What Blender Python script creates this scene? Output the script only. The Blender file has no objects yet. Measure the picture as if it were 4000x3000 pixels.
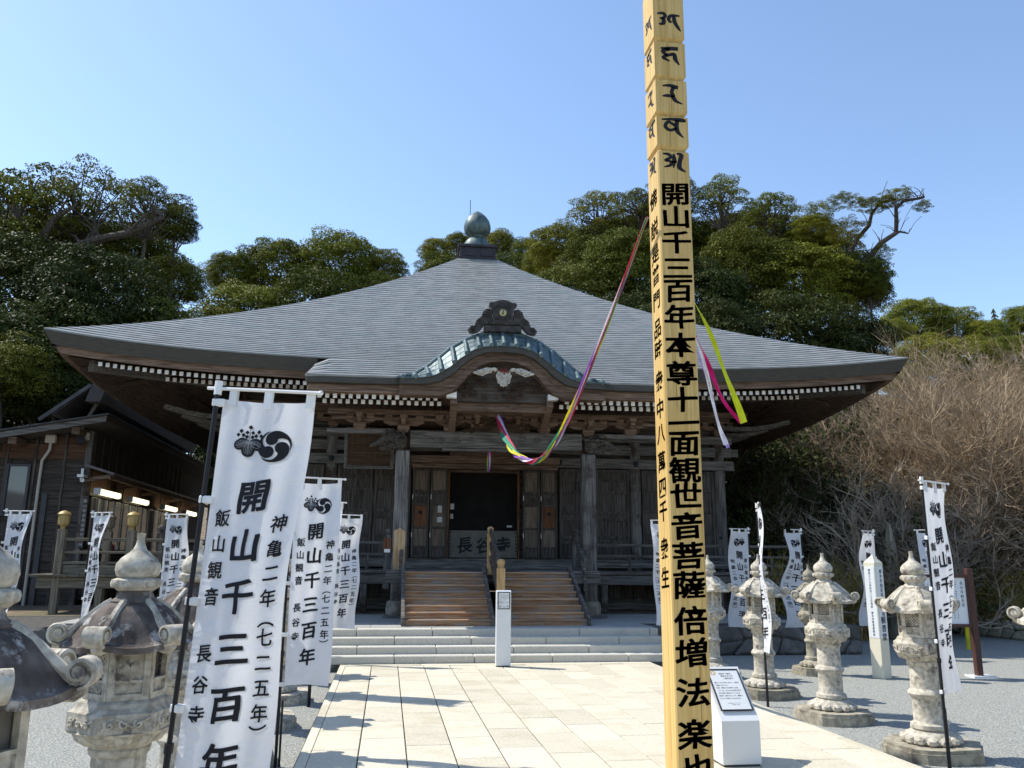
import bpy, bmesh, math, random
from mathutils import Vector, Matrix
random.seed(7)
PI=math.pi; R=math.radians; sin=math.sin; cos=math.cos
SC=bpy.context.scene; COL=SC.collection
# ---------------------------------------------------------------- camera, sky, sun, exposure
EYE=1.65; FP=3200.0
YAW,PITCH,ROLL=R(8.346),R(12.237),R(0.465)
_f=Vector((sin(YAW)*cos(PITCH),cos(YAW)*cos(PITCH),sin(PITCH)))
_r=Vector((cos(YAW),-sin(YAW),0)); _u=_r.cross(_f)
_r2=_r*cos(ROLL)+_u*sin(ROLL); _u2=_u*cos(ROLL)-_r*sin(ROLL)
cam=bpy.data.cameras.new('camera'); cam.sensor_width=36; cam.lens=36*FP/4000; cam.clip_start=.05; cam.clip_end=2000
co=bpy.data.objects.new('camera',cam); COL.objects.link(co)
m=Matrix((( _r2.x,_u2.x,-_f.x,0),(_r2.y,_u2.y,-_f.y,0),(_r2.z,_u2.z,-_f.z,EYE),(0,0,0,1)))
co.matrix_world=m; SC.camera=co
SUNV=Vector((-.70,.36,1.0)).normalized()      # towards the sun
EL=math.asin(SUNV.z); AZ=math.atan2(SUNV.x,SUNV.y)
W=bpy.data.worlds.new('World'); SC.world=W; W.use_nodes=True
nt=W.node_tree; nt.nodes.clear()
sk=nt.nodes.new('ShaderNodeTexSky'); sk.sky_type='NISHITA'; sk.sun_disc=False
sk.sun_elevation=EL; sk.sun_rotation=AZ; sk.altitude=100; sk.air_density=1.0; sk.dust_density=.35; sk.ozone_density=1.8
bg=nt.nodes.new('ShaderNodeBackground'); bg.inputs[1].default_value=.135
wo=nt.nodes.new('ShaderNodeOutputWorld'); nt.links.new(sk.outputs[0],bg.inputs[0]); nt.links.new(bg.outputs[0],wo.inputs[0])
sl=bpy.data.lights.new('sun','SUN'); sl.energy=3.25; sl.angle=R(.5); sl.color=(1,.95,.86)
so=bpy.data.objects.new('sun',sl); COL.objects.link(so); so.rotation_euler=SUNV.to_track_quat('Z','Y').to_euler()
SC.view_settings.view_transform='Standard'; SC.view_settings.look='None'; SC.view_settings.gamma=1
SC.view_settings.exposure=.90; SC.view_settings.use_curve_mapping=False
SC.render.engine='CYCLES'; SC.cycles.max_bounces=6; SC.cycles.transparent_max_bounces=8
# ---------------------------------------------------------------- measuring: a point of the photograph on a plane of the place
def ray(x,y):
    a=(x-2000)/FP; b=(1500-y)/FP
    return _r2*a+_u2*b+_f
def at(x,y,Y):
    d=ray(x,y); t=Y/d.y; return Vector((d.x*t,Y,EYE+d.z*t))
GZ=-.12   # gravel level; the paved path is at 0, the platform at .48
# ---------------------------------------------------------------- object helpers
def tag(o,label=None,cat=None,group=None,kind=None):
    if label:o['label']=label
    if cat:o['category']=cat
    if group:o['group']=group
    if kind:o['kind']=kind
    return o
def empty(name,loc=(0,0,0),rz=0,label=None,cat=None,group=None):
    o=bpy.data.objects.new(name,None); COL.objects.link(o); o.location=loc; o.rotation_euler=(0,0,rz); o.empty_display_size=.1
    return tag(o,label,cat,group)
def link(name,me,parent=None,loc=None,rot=None,scale=None,label=None):
    o=bpy.data.objects.new(name,me); COL.objects.link(o)
    if parent:o.parent=parent
    if loc:o.location=loc
    if rot:o.rotation_euler=rot
    if scale:o.scale=scale
    if label:o['label']=label
    return o
def copytree(o,parent=None):
    c=o.copy(); COL.objects.link(c); c.parent=parent
    for ch in list(o.children): copytree(ch,c)
    return c
class MB:
    def __init__(s): s.v=[]; s.f=[]; s.m=[]; s.sm=[]
    def add(s,vs,fs,mi=0,smooth=False):
        b=len(s.v); s.v+= [tuple(v) for v in vs]
        for f in fs: s.f.append(tuple(i+b for i in f)); s.m.append(mi); s.sm.append(smooth)
        return s
    def box(s,x0,x1,y0,y1,z0,z1,mi=0,c=0,M=None):
        if x0>x1:x0,x1=x1,x0
        if y0>y1:y0,y1=y1,y0
        if z0>z1:z0,z1=z1,z0
        if c<=0:
            vs=[(x,y,z) for z in (z0,z1) for y in (y0,y1) for x in (x0,x1)]
            fs=[(0,2,3,1),(4,5,7,6),(0,1,5,4),(2,6,7,3),(0,4,6,2),(1,3,7,5)]
        else:
            c=min(c,(x1-x0)*.45,(y1-y0)*.45,(z1-z0)*.45); vs=[];ix={}
            for i,X in enumerate((x0,x1)):
                for j,Y in enumerate((y0,y1)):
                    for k,Z in enumerate((z0,z1)):
                        ux,uy,uz=(1-2*i)*c,(1-2*j)*c,(1-2*k)*c
                        ix[i,j,k]=len(vs); vs+=[(X,Y+uy,Z+uz),(X+ux,Y,Z+uz),(X+ux,Y+uy,Z)]
            g=lambda i,j,k,a:ix[i,j,k]+a
            fs=[]
            for i in (0,1):
                q=[g(i,0,0,0),g(i,1,0,0),g(i,1,1,0),g(i,0,1,0)]; fs.append(q if i else q[::-1])
                q=[g(0,i,0,1),g(1,i,0,1),g(1,i,1,1),g(0,i,1,1)]; fs.append(q[::-1] if i else q)
                q=[g(0,0,i,2),g(1,0,i,2),g(1,1,i,2),g(0,1,i,2)]; fs.append(q if i else q[::-1])
            for i in (0,1):
                for j in (0,1):
                    fs.append([g(i,j,0,0),g(i,j,1,0),g(i,j,1,1),g(i,j,0,1)] if (i!=j) else [g(i,j,0,1),g(i,j,1,1),g(i,j,1,0),g(i,j,0,0)])
                    fs.append([g(i,0,j,0),g(i,1,j,0),g(i,1,j,2),g(i,0,j,2)] if (i==j) else [g(i,0,j,2),g(i,1,j,2),g(i,1,j,0),g(i,0,j,0)])
                    fs.append([g(0,i,j,1),g(1,i,j,1),g(1,i,j,2),g(0,i,j,2)] if (i!=j) else [g(0,i,j,2),g(1,i,j,2),g(1,i,j,1),g(0,i,j,1)])
                    for k in (0,1):
                        t=[g(i,j,k,0),g(i,j,k,1),g(i,j,k,2)]; fs.append(t if (i+j+k)%2==1 else t[::-1])
        if M is not None: vs=[M@Vector(v) for v in vs]
        return s.add(vs,fs,mi)
    def bar(s,a,b,w,h,mi=0,up=(0,0,1),w2=None,h2=None):
        a=Vector(a);b=Vector(b);d=(b-a).normalized();r=d.cross(Vector(up)); r=r.normalized() if r.length>1e-4 else Vector((1,0,0)); u=r.cross(d)
        vs=[]
        for p,ww,hh in ((a,w,h),(b,w2 or w,h2 or h)):
            for sx,sz in ((-1,-1),(1,-1),(1,1),(-1,1)): vs.append(p+r*(sx*ww/2)+u*(sz*hh/2))
        return s.add(vs,[(3,2,1,0),(4,5,6,7),(0,1,5,4),(1,2,6,5),(2,3,7,6),(3,0,4,7)],mi)
    def tube(s,pts,rad,n=8,mi=0,smooth=True,cap=True):
        pts=[Vector(p) for p in pts]; N=len(pts)
        if not hasattr(rad,'__len__'): rad=[rad]*N
        t=(pts[1]-pts[0]).normalized(); r=t.cross(Vector((0,0,1)))
        if r.length<.05: r=t.cross(Vector((1,0,0)))
        r.normalize(); vs=[]
        for i,p in enumerate(pts):
            t=(pts[min(i+1,N-1)]-pts[max(i-1,0)]).normalized()
            r=(r-t*r.dot(t)); r.normalize(); u=t.cross(r)
            for k in range(n):
                a=2*PI*k/n; vs.append(p+(r*cos(a)+u*sin(a))*rad[i])
        fs=[(i*n+k,i*n+(k+1)%n,(i+1)*n+(k+1)%n,(i+1)*n+k) for i in range(N-1) for k in range(n)]
        if cap: fs+=[tuple(range(n))[::-1],tuple((N-1)*n+k for k in range(n))]
        return s.add(vs,fs,mi,smooth)
    def lathe(s,prof,n=24,c=(0,0,0),mi=0,smooth=True,phase=0,rf=None):
        vs=[];N=len(prof)
        for r,z in prof:
            for k in range(n):
                a=2*PI*k/n+phase; q=r*(rf(a,z) if rf else 1); vs.append((c[0]+q*cos(a),c[1]+q*sin(a),c[2]+z))
        fs=[(i*n+k,i*n+(k+1)%n,(i+1)*n+(k+1)%n,(i+1)*n+k) for i in range(N-1) for k in range(n)]
        fs+=[tuple(range(n))[::-1],tuple((N-1)*n+k for k in range(n))]
        return s.add(vs,fs,mi,smooth)
    def prism(s,poly,y0,y1,mi=0,ax='y',smooth=False):
        # poly in (x,z) extruded along y (ax='y'), in (y,z) along x (ax='x'), or in (x,y) along z
        n=len(poly); f={'y':lambda a,b,t:(a,t,b),'x':lambda a,b,t:(t,a,b),'z':lambda a,b,t:(a,b,t)}[ax]
        vs=[f(a,b,y0) for a,b in poly]+[f(a,b,y1) for a,b in poly]
        fs=[tuple(range(n)),tuple(range(2*n-1,n-1,-1))]+[(i,i+n,(i+1)%n+n,(i+1)%n) for i in range(n)]
        return s.add(vs,fs,mi,smooth)
    def grid(s,rows,mi=0,smooth=True,flip=False,closed=False):
        n=len(rows[0]); vs=[p for r in rows for p in r]; fs=[]
        for i in range(len(rows)-1):
            for k in range(n if closed else n-1):
                q=(i*n+k,i*n+(k+1)%n,(i+1)*n+(k+1)%n,(i+1)*n+k); fs.append(q[::-1] if flip else q)
        return s.add(vs,fs,mi,smooth)
    def blob(s,c,r,n=8,mi=0,M=None):
        vs=[];m=max(3,n//2)
        for i in range(m+1):
            th=PI*i/m
            for k in range(n):
                a=2*PI*k/n; v=Vector((c[0]+r[0]*sin(th)*cos(a),c[1]+r[1]*sin(th)*sin(a),c[2]+r[2]*cos(th)))
                vs.append(M@v if M is not None else v)
        return s.add(vs,[(i*n+k,(i+1)*n+k,(i+1)*n+(k+1)%n,i*n+(k+1)%n) for i in range(m) for k in range(n)],mi,True)
    def mesh(s,name,mats,fix=True):
        me=bpy.data.meshes.new(name); me.from_pydata(s.v,[],s.f)
        for mt in (mats if isinstance(mats,(list,tuple)) else [mats]): me.materials.append(mt)
        me.polygons.foreach_set('material_index',s.m); me.polygons.foreach_set('use_smooth',s.sm)
        me.update()
        if fix and len(s.f)<60000:
            bm=bmesh.new(); bm.from_mesh(me); bmesh.ops.recalc_face_normals(bm,faces=bm.faces)
            for e in bm.edges:
                if len(e.link_faces)==2 and e.calc_face_angle(0)>.62: e.smooth=False
            bm.to_mesh(me); bm.free()
        return me
    def obj(s,name,mats,parent=None,**k): return link(name,s.mesh(name,mats,k.pop('fix',True)),parent,**k)
# ---------------------------------------------------------------- materials
def mat(name,c1,c2=None,scale=4,stretch=(1,1,1),rough=.8,bump=.2,bscale=None,bstretch=None,metal=0,rnd=.12,lo=.38,hi=.62,c3=None,s3=1.2,t3=(.55,.7),spec=.3,trans=0,dist=0,det=6,coord='Object',isl=0,emit=None,hue=0,bd=.02):
    M=bpy.data.materials.new(name); M.use_nodes=True; t=M.node_tree; N=t.nodes; L=t.links
    b=N['Principled BSDF']; b.inputs['Roughness'].default_value=rough; b.inputs['Metallic'].default_value=metal
    b.inputs['Specular IOR Level'].default_value=spec
    tc=N.new('ShaderNodeTexCoord'); oi=N.new('ShaderNodeObjectInfo')
    add=N.new('ShaderNodeVectorMath'); add.operation='MULTIPLY_ADD'; add.inputs[1].default_value=(37,53,71)
    L.new(oi.outputs['Random'],add.inputs[0]); L.new(tc.outputs[coord],add.inputs[2])
    mp=N.new('ShaderNodeMapping'); mp.inputs['Scale'].default_value=stretch; L.new(add.outputs[0],mp.inputs[0])
    no=N.new('ShaderNodeTexNoise'); no.inputs['Scale'].default_value=scale; no.inputs['Detail'].default_value=det; no.inputs['Distortion'].default_value=dist; L.new(mp.outputs[0],no.inputs[0])
    cr=N.new('ShaderNodeValToRGB'); L.new(no.outputs[0],cr.inputs[0]); c2=c2 or tuple(x*.8 for x in c1)
    e=cr.color_ramp.elements; e[0].position=lo; e[1].position=hi; e[0].color=(*c1,1); e[1].color=(*c2,1); out=cr.outputs[0]
    if c3:
        n3=N.new('ShaderNodeTexNoise'); n3.inputs['Scale'].default_value=s3; n3.inputs['Detail'].default_value=8; n3.inputs['Roughness'].default_value=.65; L.new(add.outputs[0],n3.inputs[0])
        r3=N.new('ShaderNodeMapRange'); r3.inputs[1].default_value=t3[0]; r3.inputs[2].default_value=t3[1]; L.new(n3.outputs[0],r3.inputs[0])
        mx=N.new('ShaderNodeMix'); mx.data_type='RGBA'; L.new(r3.outputs[0],mx.inputs[0]); L.new(out,mx.inputs[6]); mx.inputs[7].default_value=(*c3,1); out=mx.outputs[2]
    if rnd or isl or hue:
        hs=N.new('ShaderNodeHueSaturation'); L.new(out,hs.inputs['Color'])
        r=N.new('ShaderNodeMapRange'); r.inputs[3].default_value=1-(rnd or isl); r.inputs[4].default_value=1+(rnd or isl)
        if isl:
            g=N.new('ShaderNodeNewGeometry'); L.new(g.outputs['Random Per Island'],r.inputs[0])
        else: L.new(oi.outputs['Random'],r.inputs[0])
        L.new(r.outputs[0],hs.inputs['Value'])
        if hue:
            r2=N.new('ShaderNodeMapRange'); r2.inputs[3].default_value=.5-hue; r2.inputs[4].default_value=.5+hue; L.new(oi.outputs['Random'],r2.inputs[0]); L.new(r2.outputs[0],hs.inputs['Hue'])
        out=hs.outputs[0]
    L.new(out,b.inputs['Base Color'])
    if bump:
        mp2=N.new('ShaderNodeMapping'); mp2.inputs['Scale'].default_value=bstretch or stretch; L.new(add.outputs[0],mp2.inputs[0])
        nb=N.new('ShaderNodeTexNoise'); nb.inputs['Scale'].default_value=bscale or scale*4; nb.inputs['Detail'].default_value=6; L.new(mp2.outputs[0],nb.inputs[0])
        bu=N.new('ShaderNodeBump'); bu.inputs['Strength'].default_value=min(1,bump); bu.inputs['Distance'].default_value=bd; L.new(nb.outputs[0],bu.inputs['Height']); L.new(bu.outputs[0],b.inputs['Normal'])
    if trans:
        tr=N.new('ShaderNodeBsdfTranslucent'); L.new(out,tr.inputs[0]); ms=N.new('ShaderNodeMixShader'); ms.inputs[0].default_value=trans
        L.new(b.outputs[0],ms.inputs[1]); L.new(tr.outputs[0],ms.inputs[2]); L.new(ms.outputs[0],N['Material Output'].inputs[0])
    if emit:
        b.inputs['Emission Color'].default_value=(*emit[:3],1); b.inputs['Emission Strength'].default_value=emit[3]
    return M
def wood(name,c1,c2,ax,rough=.85,g=1,rnd=.15,c3=None,t3=(.55,.7)):
    s={'x':(.6,9,9),'y':(9,.6,9),'z':(9,9,.6)}[ax]
    return mat(name,c1,c2,scale=3.2*g,stretch=s,rough=rough,bump=.55,bscale=7*g,rnd=rnd,lo=.36,hi=.66,spec=.2,dist=.4,c3=c3,s3=1.6,t3=t3)
DK1,DK2=(.046,.038,.032),(.120,.102,.087)
WX=wood('dark_wood_x',DK1,DK2,'x'); WY=wood('dark_wood_y',DK1,DK2,'y'); WZ=wood('dark_wood_z',DK1,DK2,'z')
GX=wood('grey_wood_x',(.065,.060,.053),(.19,.173,.155),'x'); GZm=wood('grey_wood_z',(.06,.055,.05),(.20,.185,.165),'z',c3=(.05,.035,.025),t3=(.5,.62))
BX=wood('brown_wood_x',(.085,.054,.038),(.23,.158,.115),'x'); BY=wood('brown_wood_y',(.075,.042,.027),(.19,.12,.078),'y'); BYD=wood('shaded_soffit_wood',(.030,.021,.016),(.085,.058,.042),'y'); BZ=wood('brown_wood_z',(.10,.045,.022),(.24,.13,.075),'z')  # soffit copy of the brown wood has the eave's shade in its colour
STAIR=wood('stair_wood',(.27,.145,.078),(.50,.32,.19),'x',c3=(.30,.27,.24),t3=(.48,.66))
NEWW=wood('fresh_wood',(.40,.25,.10),(.58,.40,.20),'z',rnd=.05)
PATCH=wood('bleached_sidelit_wood',(.36,.22,.10),(.60,.44,.26),'z',rnd=0)  # bleached column wood, brightened to carry the side light
BLK=mat('black_paint',(.012,.012,.014),rough=.45,bump=0,rnd=0)
WHT=mat('white_paint',(.80,.79,.76),(.70,.69,.66),scale=8,rough=.6,bump=.05)
INK=mat('ink',(.012,.012,.016),rough=.7,bump=0,rnd=0)
COPPER=mat('roof_copper',(.205,.205,.195),(.285,.285,.272),scale=3,stretch=(1,1,1),rough=.42,metal=.12,bump=.04,bscale=10,rnd=.03,c3=(.19,.235,.225),s3=.8,t3=(.5,.75),spec=.5)
PATINA=mat('patina',(.065,.105,.115),(.14,.195,.20),scale=6,rough=.5,metal=.3,bump=.1,rnd=.1,c3=(.06,.09,.09),s3=3,t3=(.5,.7),spec=.5)
EAVE=mat('eave_edge',(.055,.052,.045),(.085,.078,.066),scale=5,stretch=(1,1,14),rough=.7,bump=.3,rnd=.05)
SLAB=mat('paving_stone',(.52,.475,.365),(.63,.58,.46),scale=45,det=10,rough=.88,bump=.3,bscale=160,rnd=.09,c3=(.42,.37,.25),s3=1.6,t3=(.50,.80))
GRAN=mat('step_granite',(.46,.44,.375),(.62,.595,.52),scale=90,det=8,rough=.85,bump=.25,bscale=200,rnd=.06,c3=(.36,.35,.31),s3=3,t3=(.55,.8))
STONE=mat('lantern_stone',(.35,.315,.25),(.56,.52,.43),scale=24,det=10,rough=.92,bump=.6,bscale=220,rnd=.10,c3=(.15,.13,.115),s3=7,t3=(.56,.66),bd=.003,spec=.15)
STONED=mat('stained_stone',(.075,.062,.054),(.16,.135,.118),scale=9,det=10,rough=.92,bump=.8,bscale=150,rnd=.12,c3=(.40,.385,.36),s3=8,t3=(.57,.66),bd=.004,spec=.08)
STONEW=mat('mossy_stone',(.24,.215,.16),(.38,.345,.26),scale=14,det=10,rough=.92,bump=.7,bscale=90,bd=.008,rnd=.2,c3=(.12,.10,.08),s3=4,t3=(.52,.68))
ROCKD=mat('wall_rock',(.10,.095,.088),(.19,.18,.165),scale=6,det=8,rough=.92,bump=.6,bscale=25,rnd=.25,c3=(.06,.06,.055),s3=3,t3=(.5,.7))
ROCKL=mat('light_wall_rock',(.34,.30,.21),(.46,.41,.30),scale=6,det=8,rough=.92,bump=.6,bscale=25,rnd=.2,c3=(.16,.14,.09),s3=4,t3=(.5,.7))
MORT=mat('mortar',(.05,.047,.042),(.09,.085,.075),scale=9,rough=.95,bump=.5)
SOIL=mat('soil',(.14,.10,.065),(.24,.185,.12),scale=3,det=10,rough=.95,bump=.6,bscale=30,rnd=0,c3=(.10,.10,.05),s3=.4,t3=(.5,.65))
STEEL=mat('steel',(.55,.56,.57),(.50,.51,.52),rough=.35,bump=0,rnd=0,spec=.5)
PANEL=mat('enamel_white',(.72,.74,.74),(.68,.70,.70),scale=2,rough=.35,bump=0,rnd=0,spec=.5)
GREYP=mat('grey_board',(.13,.12,.10),(.17,.155,.13),scale=8,rough=.7,bump=.1)
DARKV=mat('interior_shade',(.012,.011,.010),(.02,.018,.016),rough=.9,bump=0)  # near-black colour stands in for the unlit inside of the hall
GOLD=mat('brass',(.45,.38,.18),(.5,.42,.22),rough=.4,metal=.7,bump=0)
# ---------------------------------------------------------------- lettering
_gc={}
def glyph(ch,wt=.012,shear=.10,cut=0):
    k=(ch,wt,cut)
    if k in _gc: return _gc[k]
    c=bpy.data.curves.new('lettering','FONT'); c.body=ch; c.offset=wt; c.resolution_u=3; c.fill_mode='FRONT'
    o=bpy.data.objects.new('lettering',c); COL.objects.link(o); dg=bpy.context.evaluated_depsgraph_get()
    me=bpy.data.meshes.new_from_object(o.evaluated_get(dg)); bpy.data.objects.remove(o)
    bm=bmesh.new(); bm.from_mesh(me); bpy.data.meshes.remove(me)
    if cut:
        for i in range(1,int(1/cut)):
            for ax in (0,1):
                p=[0,0,0];p[ax]=i*cut-(.12 if ax else 0); q=[0,0,0];q[ax]=1
                bmesh.ops.bisect_plane(bm,geom=bm.verts[:]+bm.edges[:]+bm.faces[:],plane_co=p,plane_no=q)
    bm.verts.index_update()
    vs=[(v.co.x-.5,v.co.y-.36+shear*(v.co.x-.5)) for v in bm.verts]; fs=[tuple(v.index for v in f.verts) for f in bm.faces]; bm.free()
    _gc[k]=(vs,fs); return _gc[k]
def text2d(items,wt=.012,shear=.10,cut=0):
    """items: (char, x, y, width, height) -> flat verts and faces"""
    V=[];F=[]
    for it in items:
        ch,x,y,w,h=it[:5]; W_=it[5] if len(it)>5 else wt; vs,fs=glyph(ch,min(W_,.012),shear,cut)
        e=W_-.012
        if W_>=.018: q_=len(V)*.7+x*9+y*5; vs=[(a+.013*sin(7*c+q_),c+.014*sin(6*a+q_*1.3)+.05*a*abs(a)) for a,c in vs]
        for dx,dy in (((0,0),) if e<.002 else ((-e,e*.4),(e,-e*.4),(e*.6,e*.7),(-e*.6,-e*.7))):
            b=len(V); V+=[(x+(a+dx)*w,y+(c+dy)*h) for a,c in vs]; F+=[tuple(i+b for i in f) for f in fs]
    return V,F
def brush(strokes,n=10):
    """brush-written strokes: each a list of (x,y,width)"""
    V=[];F=[]
    for st in strokes:
        P=[]
        for i in range(len(st)-1):
            for k in range(n):
                t=k/n
                p0=st[max(i-1,0)];p1=st[i];p2=st[i+1];p3=st[min(i+2,len(st)-1)]
                P.append([.5*(2*b+(c-a)*t+(2*a-5*b+4*c-d)*t*t+(3*b-a-3*c+d)*t**3) for a,b,c,d in zip(p0,p1,p2,p3)])
        P.append(list(st[-1])); b=len(V)
        for i,p in enumerate(P):
            q=P[min(i+1,len(P)-1)];r=P[max(i-1,0)];dx,dy=q[0]-r[0],q[1]-r[1];l=math.hypot(dx,dy) or 1
            w=max(p[2],.0006)/2; V+=[(p[0]-dy/l*w,p[1]+dx/l*w),(p[0]+dy/l*w,p[1]-dx/l*w)]
        F+=[(b+2*i,b+2*i+1,b+2*i+3,b+2*i+2) for i in range(len(P)-1)]
    return V,F
def cjk_row(s,x,y,sz,dx=None,**k): return [(c,x+i*(dx or sz*1.05),y,sz,sz) for i,c in enumerate(s)]
def cjk_col(s,x,y,sz,dy=None): return [(c,x,y-i*(dy or sz*1.1),sz,sz) for i,c in enumerate(s)]
# ---------------------------------------------------------------- the ground
def gravel_mat():
    M=mat('gravel',(.13,.135,.12),(.50,.50,.445),scale=60,det=9,rough=.95,bump=1.0,bscale=55,rnd=0,c3=(.20,.21,.20),s3=38,t3=(.5,.62),lo=.32,hi=.66)
    return M
GRAVEL=gravel_mat()
mb=MB(); nx,ny=60,60
mb.grid([[(-17+33*i/nx,-12+57*j/ny,GZ) for i in range(nx+1)] for j in range(ny+1)],smooth=False)
tag(mb.obj('gravel_ground',GRAVEL),kind='structure')
def hz(x,y):
    a=max(0,x-15.9); b=max(0,-15-x); c=max(0,y-44)
    h=GZ-.05
    if a>0: h+=.42+min(9,.28*a)+.3*sin(x*.7+y*.3)
    if b>0: h+=min(10,.35*b)
    h+=min(16,.38*c*(.6+.4*sin(x*.05)))
    return h
mb=MB(); xs=[-400,-200,-100,-60,-40,-30,-22,-17,-15.2,-14,0,8,15.2,15.7,16,18,21,25,30,36,45,60,90,160,400]; ys=[-300,-60,-20,-11,0,6,12,18,24,30,38,43,46,52,60,75,100,150,260,500]
mb.grid([[(x,y,hz(x,y)) for x in xs] for y in ys])
tag(mb.obj('hillside',SOIL),kind='structure')
# paved path: every slab its own piece
path=empty('paved_path',(0,0,0)); tag(path,kind='structure')
mb=MB(); mb.box(-.70,4.49,-2,14.2,GZ-.1,-.012); mb.obj('path_bed',MORT,path)
cw=(4.39+.60)/12; slabm=[]
for L in (.86,.80,.42):
    b=MB(); b.box(0,cw-.012,0,L-.011,-.05,0,c=.004); slabm.append((L,b.mesh('slab',SLAB)))
rs=random.Random(3)
for i in range(12):
    y=13.95-(.43 if i%2 else 0)-rs.uniform(0,.12); first=True
    if 13.95-y>.1:
        b=MB(); b.box(0,cw-.012,0,13.95-y-.011,-.05,0,c=.003); b.obj('slab',SLAB,path,loc=(-.60+cw*i,y,0))
    while y>-.6:
        L,me=slabm[0 if rs.random()<.75 else 1]; y-=L
        link('slab',me,path,(-.60+cw*i+.0035,y,rs.uniform(-.0015,.0015)))
b=MB(); b.box(0,.088,0,1.19,-.1,0,c=.004); me=b.mesh('edge_slab',SLAB)
for k in range(12):
    for x in (-.69,4.395): link('edge_slab',me,path,(x,13.95-1.2*(k+1),0))
b=MB(); b.box(0,1.29,0,.235,-.05,0,c=.004); me=b.mesh('border_slab',SLAB)
for k in range(4): link('border_slab',me,path,(-.69+1.297*k,13.955,0))
# stone steps: each block a piece
steps=empty('stone_steps',(1.9,14.2,0)); tag(steps,kind='structure')
rj=random.Random(5)
for k in range(4):
    z0=.12*k; y0=14.2+.28*k; off=(0,.62,.05,.66)[k]; x=-1.15; first=True
    while x<4.95:
        L=1.32 if not first else (1.32-off if off>.1 else 1.32); first=False; x1=min(x+L,4.95)
        b=MB(); b.box(x+.004,x1-.004,y0,y0+.30,z0-.01,z0+.12,c=.012); o=b.obj('step_block',GRAN,steps,loc=(-1.9,-14.2,0)); x=x1
# platform paving
plat=empty('stone_platform',(0,15,0)); tag(plat,kind='structure')
b=MB(); b.box(-1.15,4.95,15.1,16.2,GZ,.455); b.box(-9.6,9.5,16.15,34,GZ-.1,.455); b.obj('platform_core',MORT,plat,loc=(0,-15,0))
PLT=mat('platform_paving',(.30,.30,.28),(.42,.42,.39),scale=40,rough=.85,bump=.3,bscale=90,rnd=.12)
pm={}
for j in range(6):
    y=15.33+.62*j; x0,x1=(-1.15,4.95) if y<16.1 else (-6.0,8.4)
    x=x0-(.45 if j%2 else 0)
    while x<x1:
        a=max(x,x0); e=min(x+.9,x1); w=round(e-a,2)
        if w>.05:
            if w not in pm: q=MB(); q.box(.003,w-.003,0,.612,-.03,.025,c=.003); pm[w]=q.mesh('flagstone',PLT)
            link('flagstone',pm[w],plat,(a,y-15+ (0 if j else .0),.46))
        x+=.9
b=MB(); b.box(-9.6,9.5,19.05,34,.45,.462); b.obj('earth_floor',SOIL,plat,loc=(0,-15,0))
# irregular stone retaining walls
def stone_wall(name,a,b_,z0,z1,mt,mort,label,rows=2,seed=1,w=.5,lean=.06,proud=.07):
    a=Vector(a);b2=Vector(b_);L=(b2-a).length; e=empty(name,(a.x,a.y,z0),math.atan2(b2.y-a.y,b2.x-a.x),label,'stone wall')
    q=MB(); q.box(0,L,.05,.5,-.1,z1-z0-.02); q.obj('wall_core',mort,e)
    r=random.Random(seed); H=z1-z0; n=int(L/w)
    def P(i,j): # jittered lattice
        rr=random.Random(seed*9176+i*131+j*17); jx=rr.uniform(-.35,.35)*w if 0<i<n else 0; jz=rr.uniform(-.3,.3)*H/rows if 0<j<rows else 0
        return (min(max(0,i*L/n+jx+(j%2)*w*.35*(0<i<n)),L),j*H/rows+jz)
    for i in range(n):
        for j in range(rows):
            p=[P(i,j),P(i+1,j),P(i+1,j+1),P(i,j+1)]; cx=sum(t[0] for t in p)/4;cz=sum(t[1] for t in p)/4
            poly=[]
            for k in range(4):
                A,B=p[k],p[(k+1)%4]
                for t in (.14,.5,.86): 
                    bul=1.0 if t==.5 else 1
                    poly.append((A[0]+(B[0]-A[0])*t,A[1]+(B[1]-A[1])*t))
            out=[((x-cx)*.95+cx,(z-cz)*.95+cz) for x,z in poly]; inn=[((x-cx)*.62+cx,(z-cz)*.62+cz) for x,z in poly]
            d=-r.uniform(.02,proud); m=MB(); N=len(out)
            lf=lambda z:-.0+lean*(z/H)
            vs=[(x-cx,.1,z-cz) for x,z in out]+[(x-cx,lf(z)+.0,z-cz) for x,z in out]+[(x-cx,lf(z)+d+r.uniform(-.008,.008),z-cz) for x,z in inn]
            fs=[(k,(k+1)%N,(k+1)%N+N,k+N) for k in range(N)]+[(k+N,(k+1)%N+N,(k+1)%N+2*N,k+2*N) for k in range(N)]+[tuple(range(2*N,3*N))]
            m.add(vs,fs); m.obj('stone',mt,e,loc=(cx,0,cz))
    return e
stone_wall('retaining_wall',(4.98,16.05,0),(9.55,16.05,0),GZ,.46,ROCKD,MORT,'grey irregular stone wall of the platform right of the steps, behind the row of lanterns',2,3,.42)
stone_wall('retaining_wall',(-9.6,16.05,0),(-1.2,16.05,0),GZ,.46,ROCKD,MORT,'grey irregular stone wall of the platform left of the steps, behind the white banners',2,4,.5)
stone_wall('retaining_wall',(14.3,27,0),(15.6,16,0),GZ,.33,ROCKL,MORT,'low sunlit wall of pale mossy stones below the bushes on the right',2,6,.42)
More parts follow.
